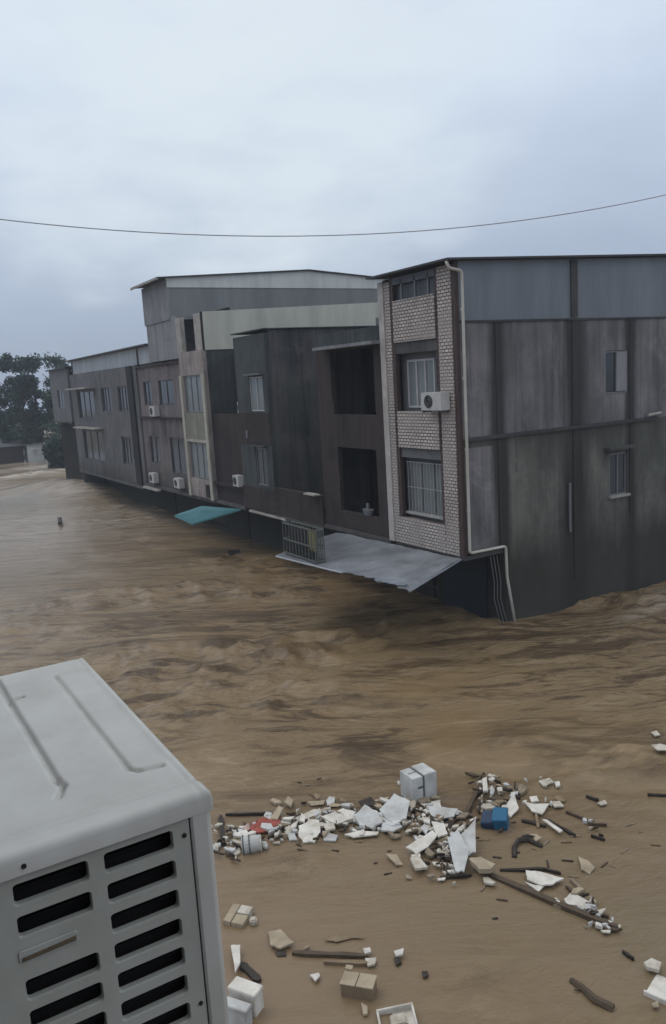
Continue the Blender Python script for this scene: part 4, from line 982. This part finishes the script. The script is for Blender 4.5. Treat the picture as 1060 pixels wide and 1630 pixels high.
# white cabinet at right edge
c = at(1063, 1590, 0)
t = thing('white_cabinet_door', 'white panel with a rim poking in at the right edge near the bottom', 'panel', (c.x, c.y, 0))
Mx = rbox(c, 1, 1, 1, R_(18), -.04, R_(0), R_(0)); mbox(Mx, -.10, .3, -.22, .24, 0, .06, 'board', M['foam'], t, .01); mbox(Mx, -.115, -.085, -.23, .25, .0, .10, 'rim', M['foam'], t, .006)

S = slab_px
W, WB, PA_, CD, CP, TW, WD = M['foam'], M['foam_blue'], M['paper'], M['card'], M['card_pale'], M['tan_wood'], M['wood_dark']
S('foam_board', [(562, 1299), (580, 1287), (600, 1297), (609, 1310), (592, 1318), (572, 1315)], WB, 'wide bluish white board in the middle of the raft', 'foam board', .05, .10, [.02, .08, .06, .02, .0, 0])
S('foam_board', [(608, 1306), (628, 1306), (640, 1316), (624, 1327), (606, 1324)], WB, 'spotted white board touching the wide board on its right side', 'foam board', .05, .07, [.02, .03, .0, .0, 0])
S('foam_board', [(603, 1290), (627, 1272), (652, 1284), (646, 1303), (628, 1312), (612, 1302)], WB, 'raised white board leaning just left of the strapped foam box', 'foam board', .05, .12, [.02, .12, .10, .02, 0, 0])
S('foam_board', [(476, 1315), (494, 1305), (509, 1307), (511, 1325), (502, 1342), (483, 1340), (476, 1330)], W, 'rounded white sheet hanging at the near edge of the raft', 'foam board', .04, .07)
S('foam_board', [(512, 1300), (545, 1286), (566, 1292), (560, 1304), (535, 1312)], W, 'pale board between the rounded sheet and the middle board', 'foam board', .04, .08)
S('foam_piece', [(447, 1313), (470, 1314), (474, 1321), (458, 1324)], W, 'white piece just right of the red cloth', 'foam piece', .04, .05)
S('foam_piece', [(455, 1323), (470, 1326), (474, 1337), (462, 1337)], WB, 'small white piece at the near side of the raft left of the rounded sheet', 'foam piece', .04, .05)
S('foam_piece', [(514, 1325), (537, 1331), (534, 1341), (516, 1340)], WB, 'low white piece right of the rounded sheet', 'foam piece', .04, .05)
S('foam_piece', [(515, 1311), (531, 1311), (533, 1320), (520, 1323)], PA_, 'cube shaped white scrap above the low white piece', 'foam piece', .06, .08)
S('foam_strip', [(547, 1330), (570, 1324), (602, 1325), (600, 1331), (562, 1335)], W, 'long white strip along the near edge below the middle board', 'foam strip', .04, .05)
S('paper_sheet', [(466, 1303), (500, 1289), (516, 1289), (512, 1294), (480, 1306)], PA_, 'narrow pale sheet above the rounded sheet', 'paper', .015, .09)
S('paper_sheet', [(490, 1276), (518, 1273), (516, 1279), (496, 1280)], CP, 'tan strip on the far edge of the raft, the left one', 'paper', .02, .05)
S('paper_sheet', [(520, 1275), (545, 1277), (538, 1282), (524, 1281)], CP, 'tan strip on the far edge of the raft, the right one', 'paper', .02, .05)
S('paper_sheet', [(592, 1273), (618, 1268), (616, 1272), (596, 1276)], CP, 'thin tan strip behind the raised white board', 'paper', .02, .06)
S('cloth', [(400, 1310), (420, 1303), (446, 1304), (448, 1312), (436, 1320), (412, 1325), (398, 1320)], M['red'], 'faded red cloth at the left end of the raft', 'cloth', .05, .06, [0, .04, .02, .03, 0, 0, 0])
S('plastic_scrap', [(384, 1318), (396, 1309), (400, 1318), (392, 1323)], M['pink'], 'pale pink scrap touching the left end of the red cloth', 'plastic', .03, .06)
S('cardboard_piece', [(430, 1303), (445, 1288), (452, 1292), (442, 1306)], CP, 'tan piece standing above the red cloth', 'cardboard', .03, .08, [0, .08, .06, 0])
S('foam_piece', [(453, 1276), (459, 1267), (468, 1272), (464, 1282)], CP, 'small pale block on the far edge above the red cloth', 'foam piece', .07, .10)
S('dark_sack', [(570, 1276), (590, 1270), (600, 1278), (592, 1284), (575, 1284)], M['wood_dark'], 'black sack on the far edge left of the raised white board', 'sack', .06, .10)
S('foam_board', [(668, 1277), (700, 1269), (702, 1282), (684, 1285)], W, 'white slab lying right in front of the strapped foam box', 'foam board', .04, .07)
S('foam_board', [(680, 1286), (705, 1290), (728, 1294), (722, 1303), (700, 1305), (686, 1299)], WB, 'curved white board right of the strapped foam box', 'foam board', .03, .10, [0, .03, .04, 0, 0, 0])
S('foam_board', [(645, 1352), (688, 1329), (698, 1334), (680, 1350), (662, 1362)], W, 'long bright white board slanting across the lower raft', 'foam board', .04, .10, [0, .06, .05, 0, 0])
S('printed_carton', [(652, 1369), (664, 1364), (680, 1383), (660, 1388)], PA_, 'small printed white carton below the slanting board', 'carton', .07, .10)
S('foam_board', [(712, 1352), (728, 1342), (746, 1366), (738, 1392), (724, 1390)], WB, 'pointed white board leaning over the lower right of the raft', 'foam board', .04, .12, [.16, .18, .10, 0, 0])
S('foam_board', [(734, 1342), (757, 1328), (757, 1364), (740, 1368)], WB, 'grey white panel standing upright beside the pointed board', 'foam board', .04, .10, [.10, .20, .04, 0])
S('foam_piece', [(686, 1312), (706, 1316), (712, 1330), (697, 1336), (690, 1326)], W, 'knobbly white piece in the middle of the lower raft', 'foam piece', .05, .12)
S('foam_piece', [(672, 1306), (684, 1308), (684, 1315), (674, 1312)], W, 'bright white chip under the curved board', 'foam piece', .05, .12)
S('foam_piece', [(613, 1360), (630, 1362), (641, 1376), (630, 1378)], CP, 'cream oblong piece drifting left of the lower raft', 'foam piece', .05, .06)
S('foam_piece', [(687, 1376), (708, 1378), (704, 1383), (690, 1381)], W, 'thin white sliver right of the printed carton', 'foam piece', .03, .06)
S('foam_piece', [(711, 1387), (722, 1388), (724, 1393), (712, 1392)], W, 'white chip under the pointed board', 'foam piece', .04, .06)
S('foam_slab', [(745, 1370), (764, 1367), (788, 1381), (780, 1389), (762, 1388)], CP, 'thick cream slab at the root of the long pole', 'foam slab', .13, .16)
S('foam_piece', [(768, 1400), (776, 1399), (788, 1407), (784, 1412), (770, 1408)], PA_, 'small pale block under the thick cream slab', 'foam piece', .06, .06)
S('foam_piece', [(695, 1400), (709, 1398), (707, 1402), (697, 1404)], W, 'white chip at the lowest tip of the raft', 'foam piece', .03, .05)
S('cardboard_scrap', [(645, 1395), (652, 1394), (655, 1399), (646, 1400)], CP, 'cream chip drifting below the printed carton', 'cardboard', .03, .04)
S('foam_board', [(800, 1290), (817, 1270), (825, 1288), (812, 1300)], W, 'white kite shaped board just right of the blue crate', 'foam board', .04, .08, [0, .12, .04, 0])
S('foam_board', [(834, 1277), (850, 1280), (874, 1282), (862, 1296), (846, 1294)], W, 'white half round board right of the kite shaped board', 'foam board', .04, .07)
S('foam_piece', [(876, 1276), (890, 1275), (897, 1284), (882, 1286)], PA_, 'pale piece at the right of the half round board', 'foam piece', .04, .06)
S('foam_piece', [(856, 1244), (872, 1240), (882, 1244), (864, 1250)], PA_, 'pale oblong piece farthest up at the right of the raft', 'foam piece', .04, .05)
S('foam_piece', [(882, 1242), (890, 1241), (891, 1247), (884, 1248)], W, 'white knob touching the farthest pale piece', 'foam piece', .06, .06)
S('foam_piece', [(842, 1268), (854, 1266), (857, 1273), (845, 1274)], W, 'small white block behind the half round board', 'foam piece', .05, .06)
S('foam_piece', [(767, 1248), (774, 1246), (776, 1262), (768, 1262)], W, 'upright white piece above the blue crate', 'foam piece', .06, .12, [.08, .08, 0, 0])
S('foam_piece', [(790, 1258), (798, 1256), (800, 1264), (793, 1265)], W, 'round white knob above the blue crate', 'foam piece', .06, .08)
S('foam_strip', [(862, 1308), (870, 1308), (895, 1324), (890, 1328)], W, 'bright white strip lying against a dark stick at the right', 'foam strip', .04, .06)
S('foam_piece', [(842, 1328), (852, 1328), (862, 1336), (852, 1338)], CP, 'cream strip on the bent dark branch', 'foam piece', .04, .07)
S('foam_piece', [(950, 1277), (962, 1273), (966, 1278), (956, 1283)], PA_, 'lone pale piece at the tip of a short stick, far right', 'foam piece', .04, .05)
S('cardboard_piece', [(920, 1364), (936, 1369), (946, 1380), (938, 1390), (924, 1384)], M['card_pale'], 'square cream card drifting alone right of the raft', 'cardboard', .04, .05)
S('foam_board', [(836, 1389), (860, 1390), (897, 1400), (880, 1410), (862, 1412), (838, 1402)], W, 'torn white board above the long pole', 'foam board', .04, .07)
S('foam_piece', [(834, 1406), (852, 1412), (866, 1412), (856, 1420)], W, 'thin white flap below the torn white board', 'foam piece', .03, .05)
S('foam_board', [(897, 1430), (910, 1421), (936, 1434), (922, 1441), (902, 1439)], W, 'ragged white board near the far end of the long pole', 'foam board', .04, .07)
S('foam_piece', [(877, 1432), (884, 1430), (891, 1438), (884, 1441)], W, 'white chip left of the ragged white board', 'foam piece', .04, .05)
S('foam_piece', [(955, 1481), (972, 1480), (970, 1486), (960, 1486)], PA_, 'pale sliver at the very end of the long pole', 'foam piece', .03, .04)
S('cardboard_piece', [(427, 1480), (447, 1478), (469, 1501), (446, 1508), (431, 1503)], CP, 'beige cardboard sheet drifting alone right of the folded carton', 'cardboard', .05, .06)
S('foam_strip', [(368, 1503), (383, 1502), (383, 1532), (375, 1548)], W, 'tall white strip between the folded carton and the foam boxes', 'foam strip', .06, .10)
S('foam_piece', [(482, 1508), (492, 1502), (494, 1505), (484, 1511)], CP, 'cream sliver right of the beige cardboard sheet', 'foam piece', .03, .04)
S('foam_piece', [(494, 1548), (508, 1545), (510, 1552), (502, 1559)], W, 'white triangle floating alone left of the cardboard box', 'foam piece', .04, .06)
S('foam_piece', [(577, 1510), (588, 1508), (590, 1514), (580, 1516)], W, 'white chip at the right end of the brown plank', 'foam piece', .05, .06)
S('foam_piece', [(580, 1522), (598, 1522), (596, 1532), (584, 1534)], PA_, 'pale ragged piece just under the plank end', 'foam piece', .05, .06)
S('foam_piece', [(626, 1512), (642, 1510), (640, 1518), (630, 1519)], W, 'white cap floating above a dark bottle right of the plank', 'foam piece', .05, .07)
S('bottle_scrap', [(626, 1522), (635, 1520), (638, 1529), (630, 1533)], WD, 'dark lump tucked under the white cap right of the plank', 'scrap', .05, .05)
S('foam_piece', [(574, 1597), (584, 1600), (584, 1612), (577, 1612)], CP, 'cream scrap between the cardboard box and the foam tray', 'foam piece', .05, .06)
S('foam_piece', [(1036, 1199), (1050, 1197), (1064, 1200), (1064, 1208), (1046, 1208)], PA_, 'pink white sheet at the right edge above the raft', 'foam piece', .04, .06)
S('foam_piece', [(1035, 1168), (1044, 1166), (1050, 1172), (1042, 1175)], PA_, 'tiny pale chip at the right edge, the farthest away', 'foam piece', .04, .05)
S('foam_piece', [(1024, 1533), (1036, 1526), (1052, 1532), (1048, 1543), (1030, 1541)], PA_, 'rounded pale lump near the right edge above the white panel', 'foam piece', .08, .10)
S('foam_piece', [(1036, 1598), (1046, 1595), (1048, 1603), (1040, 1605)], CP, 'cream chip left of the white panel at the right edge', 'foam piece', .03, .04)
S('dark_scrap', [(438, 1512), (456, 1512), (456, 1518), (442, 1519)], WD, 'dark scrap just below the beige cardboard sheet', 'scrap', .03, .03)
S('dark_scrap', [(670, 1545), (680, 1545), (681, 1553), (673, 1555)], WD, 'dark lump drifting alone right of the cardboard box', 'scrap', .04, .03)
S('dark_scrap', [(92, 824), (99, 824), (100, 832), (93, 833)], WD, 'small dark object floating far out at the left', 'scrap', .2, .25)
S('dark_scrap', [(362, 878), (382, 877), (384, 882), (366, 884)], WD, 'dark flotsam in the current left of the bar cage', 'scrap', .15, .12)
# pale drift line on the calm water
S('film_scrap', [(516, 1496), (535, 1488), (560, 1487), (583, 1493), (558, 1493), (534, 1499)], M['card'], 'long thin tan film floating above the brown plank', 'film', .01, .022, wobble=.002)

# planks, poles, branches
plank((772, 1392), (982, 1480), .09, M['wood'], 'very long dark pole reaching right from the raft', 'pole', 'pole', .05)
plank((880, 1440), (975, 1474), .05, TW, 'pale lath lying along the outer part of the long pole')
plank((900, 1438), (968, 1460), .05, M['wood'], 'brown lath above the pale lath at the end of the long pole')
plank((795, 1388), (868, 1386), .05, M['wood_dark'], 'dark lath running level from the cream slab')
plank((862, 1384), (892, 1392), .04, M['wood_dark'], 'short dark stick above the torn white board')
plank((908, 1402), (928, 1420), .05, TW, 'short pale lath right of the torn white board')
plank((900, 1412), (915, 1425), .04, M['wood'], 'short brown lath left of the short pale lath')
plank((466, 1515), (584, 1520), .07, M['wood'], 'long brown plank floating alone below the raft')
plank((516, 1529), (588, 1532), .06, M['card'], 'shorter tan plank just below the long brown plank')
plank((384, 1533), (414, 1560), .10, M['wood_dark'], 'dark beam slanting from the tall white strip')
plank((360, 1297), (440, 1295), .045, M['wood_dark'], 'thin dark stick reaching left from the raft to the air conditioner')
plank((352, 1300), (356, 1345), .10, M['wood_dark'], 'upright dark post end beside the air conditioner edge', 'post_end', 'post', .05)
plank((672, 1340), (736, 1300), .11, M['wood_dark'], 'broad dark beam crossing the lower raft')
plank((650, 1330), (700, 1318), .08, M['wood'], 'brown beam just above the slanting white board')
plank((722, 1334), (770, 1240), .08, M['wood'], 'long brown pole pointing away left of the blue crate', 'pole', 'pole')
plank((668, 1352), (722, 1376), .08, M['wood_dark'], 'black beam under the pointed white board')
plank((700, 1400), (750, 1396), .03, M['wood_dark'], 'thin dark stick at the lowest tip of the raft')
plank((868, 1305), (915, 1331), .05, M['wood_dark'], 'dark stick beside the bright white strip')
plank((900, 1294), (934, 1308), .04, M['wood'], 'brown stick drifting right of the half round board')
plank((932, 1270), (952, 1276), .04, M['wood_dark'], 'short dark stick holding the lone pale piece')
plank((940, 1331), (962, 1338), .04, M['wood_dark'], 'short dark stick with pale chips, far right of the raft')
plank((935, 1312), (965, 1314), .03, M['wood'], 'faint flat lath right of the drifting brown stick')
plank((1030, 1265), (1066, 1267), .05, M['wood_dark'], 'dark stick coming in from the right edge')
plank((990, 1514), (1008, 1527), .04, M['wood_dark'], 'short black stick left of the rounded pale lump')
plank((830, 1308), (868, 1318), .07, M['wood_dark'], 'dark wedge of wood under the half round board')
plank((852, 1296), (856, 1320), .05, M['card'], 'tan stub standing on the dark wedge of wood')
br_ = MB(); pb = [at(818, 1366, .03), at(818, 1348, .05), at(824, 1338, .07), at(840, 1336, .06), at(862, 1348, .03)]
br_.tube(pb, .045, 6, .03); br_.tube([pb[2], at(838, 1330, .1), at(850, 1332, .08)], .035, 6, .015)
tag(br_.build('branch', M['wood_dark'], None), 'bent dark branch floating below the bright white strip', 'branch')
br_ = MB(); br_.tube([at(908, 1560, .02), at(926, 1572, .03), at(945, 1590, .03), at(975, 1606, .0)], .035, 6, .06); br_.tube([at(926, 1572, .03), at(914, 1576, .03)], .02, 5, .01)
tag(br_.build('branch', M['wood'], None), 'dark branch just breaking the surface near the lower right corner', 'branch')

# countless-looking but separate scraps of the raft
def scrap(px, py, kind, rnd):
    s_ = rnd.choice((rnd.uniform(2.2, 6), rnd.uniform(4, 13))) * (1 if kind != 'w' else 1.1); el = rnd.uniform(.25, .65); a = rnd.uniform(0, 3.14); n_ = rnd.randint(4, 6)
    if kind == 'd': s_ *= 1.4; el *= .45
    pts = []
    for i in range(n_):
        t_ = 2 * math.pi * i / n_ + rnd.uniform(-.35, .35); u, v = math.cos(t_) * s_, math.sin(t_) * s_ * el
        pts.append((px + u * math.cos(a) - v * math.sin(a), py + (u * math.sin(a) + v * math.cos(a)) * .6))
    spec = {'w': ('foam_scrap', [W, WB, PA_], 'small white foam scrap caught in the floating rubbish raft', 'foam scrap', 'small white foam scraps in the raft'),
            'd': ('wood_splinter', [M['wood_dark'], M['wood']], 'small dark wood splinter caught in the floating rubbish raft', 'wood splinter', 'small dark wood splinters in the raft'),
            'c': ('cardboard_scrap', [CP, CD, TW], 'small tan cardboard scrap caught in the floating rubbish raft', 'cardboard scrap', 'small tan cardboard scraps in the raft')}[kind]
    slab_px(spec[0], pts, rnd.choice(spec[1]), spec[2], spec[3], rnd.uniform(.05, .09), rnd.uniform(.04, .10), group=spec[4], seed=rnd.random(), wobble=.012)
rnd = random.Random(11)
belts = [([(356, 1330), (400, 1330), (450, 1306), (520, 1300), (600, 1300), (655, 1298)], 17, 170), ([(640, 1290), (680, 1300), (700, 1340), (722, 1375)], 27, 190),
         ([(765, 1230), (775, 1262), (790, 1290), (740, 1310)], 16, 70), ([(800, 1262), (850, 1262), (888, 1262)], 15, 20), ([(925, 1425), (950, 1462), (978, 1474)], 9, 34),
         ([(930, 1305), (965, 1330)], 8, 5), ([(354, 1345), (378, 1352)], 12, 22), ([(455, 1312), (560, 1304), (655, 1300)], 16, 130)]
for pts, wd, cnt in belts:
    for k in range(cnt):
        t_ = rnd.random() * (len(pts) - 1); i = min(int(t_), len(pts) - 2); f_ = t_ - i
        px = pts[i][0] * (1 - f_) + pts[i + 1][0] * f_ + rnd.gauss(0, wd * .8); py = pts[i][1] * (1 - f_) + pts[i + 1][1] * f_ + rnd.gauss(0, wd * .72)
        scrap(px, py, rnd.choices('wdc', (.36, .38, .26) if cnt == 130 else (.44, .35, .21))[0], rnd)

for k in range(60):
    a = rnd.uniform(360, 1050); b_ = 1290 + (a - 360) * .12 + rnd.gauss(0, 60)
    if b_ < 1215 or (700 < a < 900 and b_ < 1240): continue
    L = rnd.uniform(5, 20); an = rnd.gauss(.2, .6)
    plank((a, b_), (a + L * math.cos(an), b_ + L * math.sin(an) * .6), rnd.uniform(.012, .03), rnd.choice((M['wood_dark'], M['wood'], TW)), 'thin twig drifting loose around the rubbish raft', 'twig', 'twig', .012, .012, .012, group='thin twigs drifting around the raft')
# ---------------------------------------------------------------- rain haze
hz = MB().box(-310, 310, -310, 310, -4, 22).build('haze', bpy.data.materials.new('haze_air'), None)
hm = hz.data.materials[0]; hm.use_nodes = True; hm.node_tree.nodes.clear()
pv = hm.node_tree.nodes.new('ShaderNodeVolumePrincipled'); pv.inputs['Color'].default_value = (.80, .88, 1, 1); pv.inputs['Density'].default_value = .0012
ho = hm.node_tree.nodes.new('ShaderNodeOutputMaterial'); hm.node_tree.links.new(pv.outputs[0], ho.inputs['Volume'])
hz['kind'] = 'stuff'
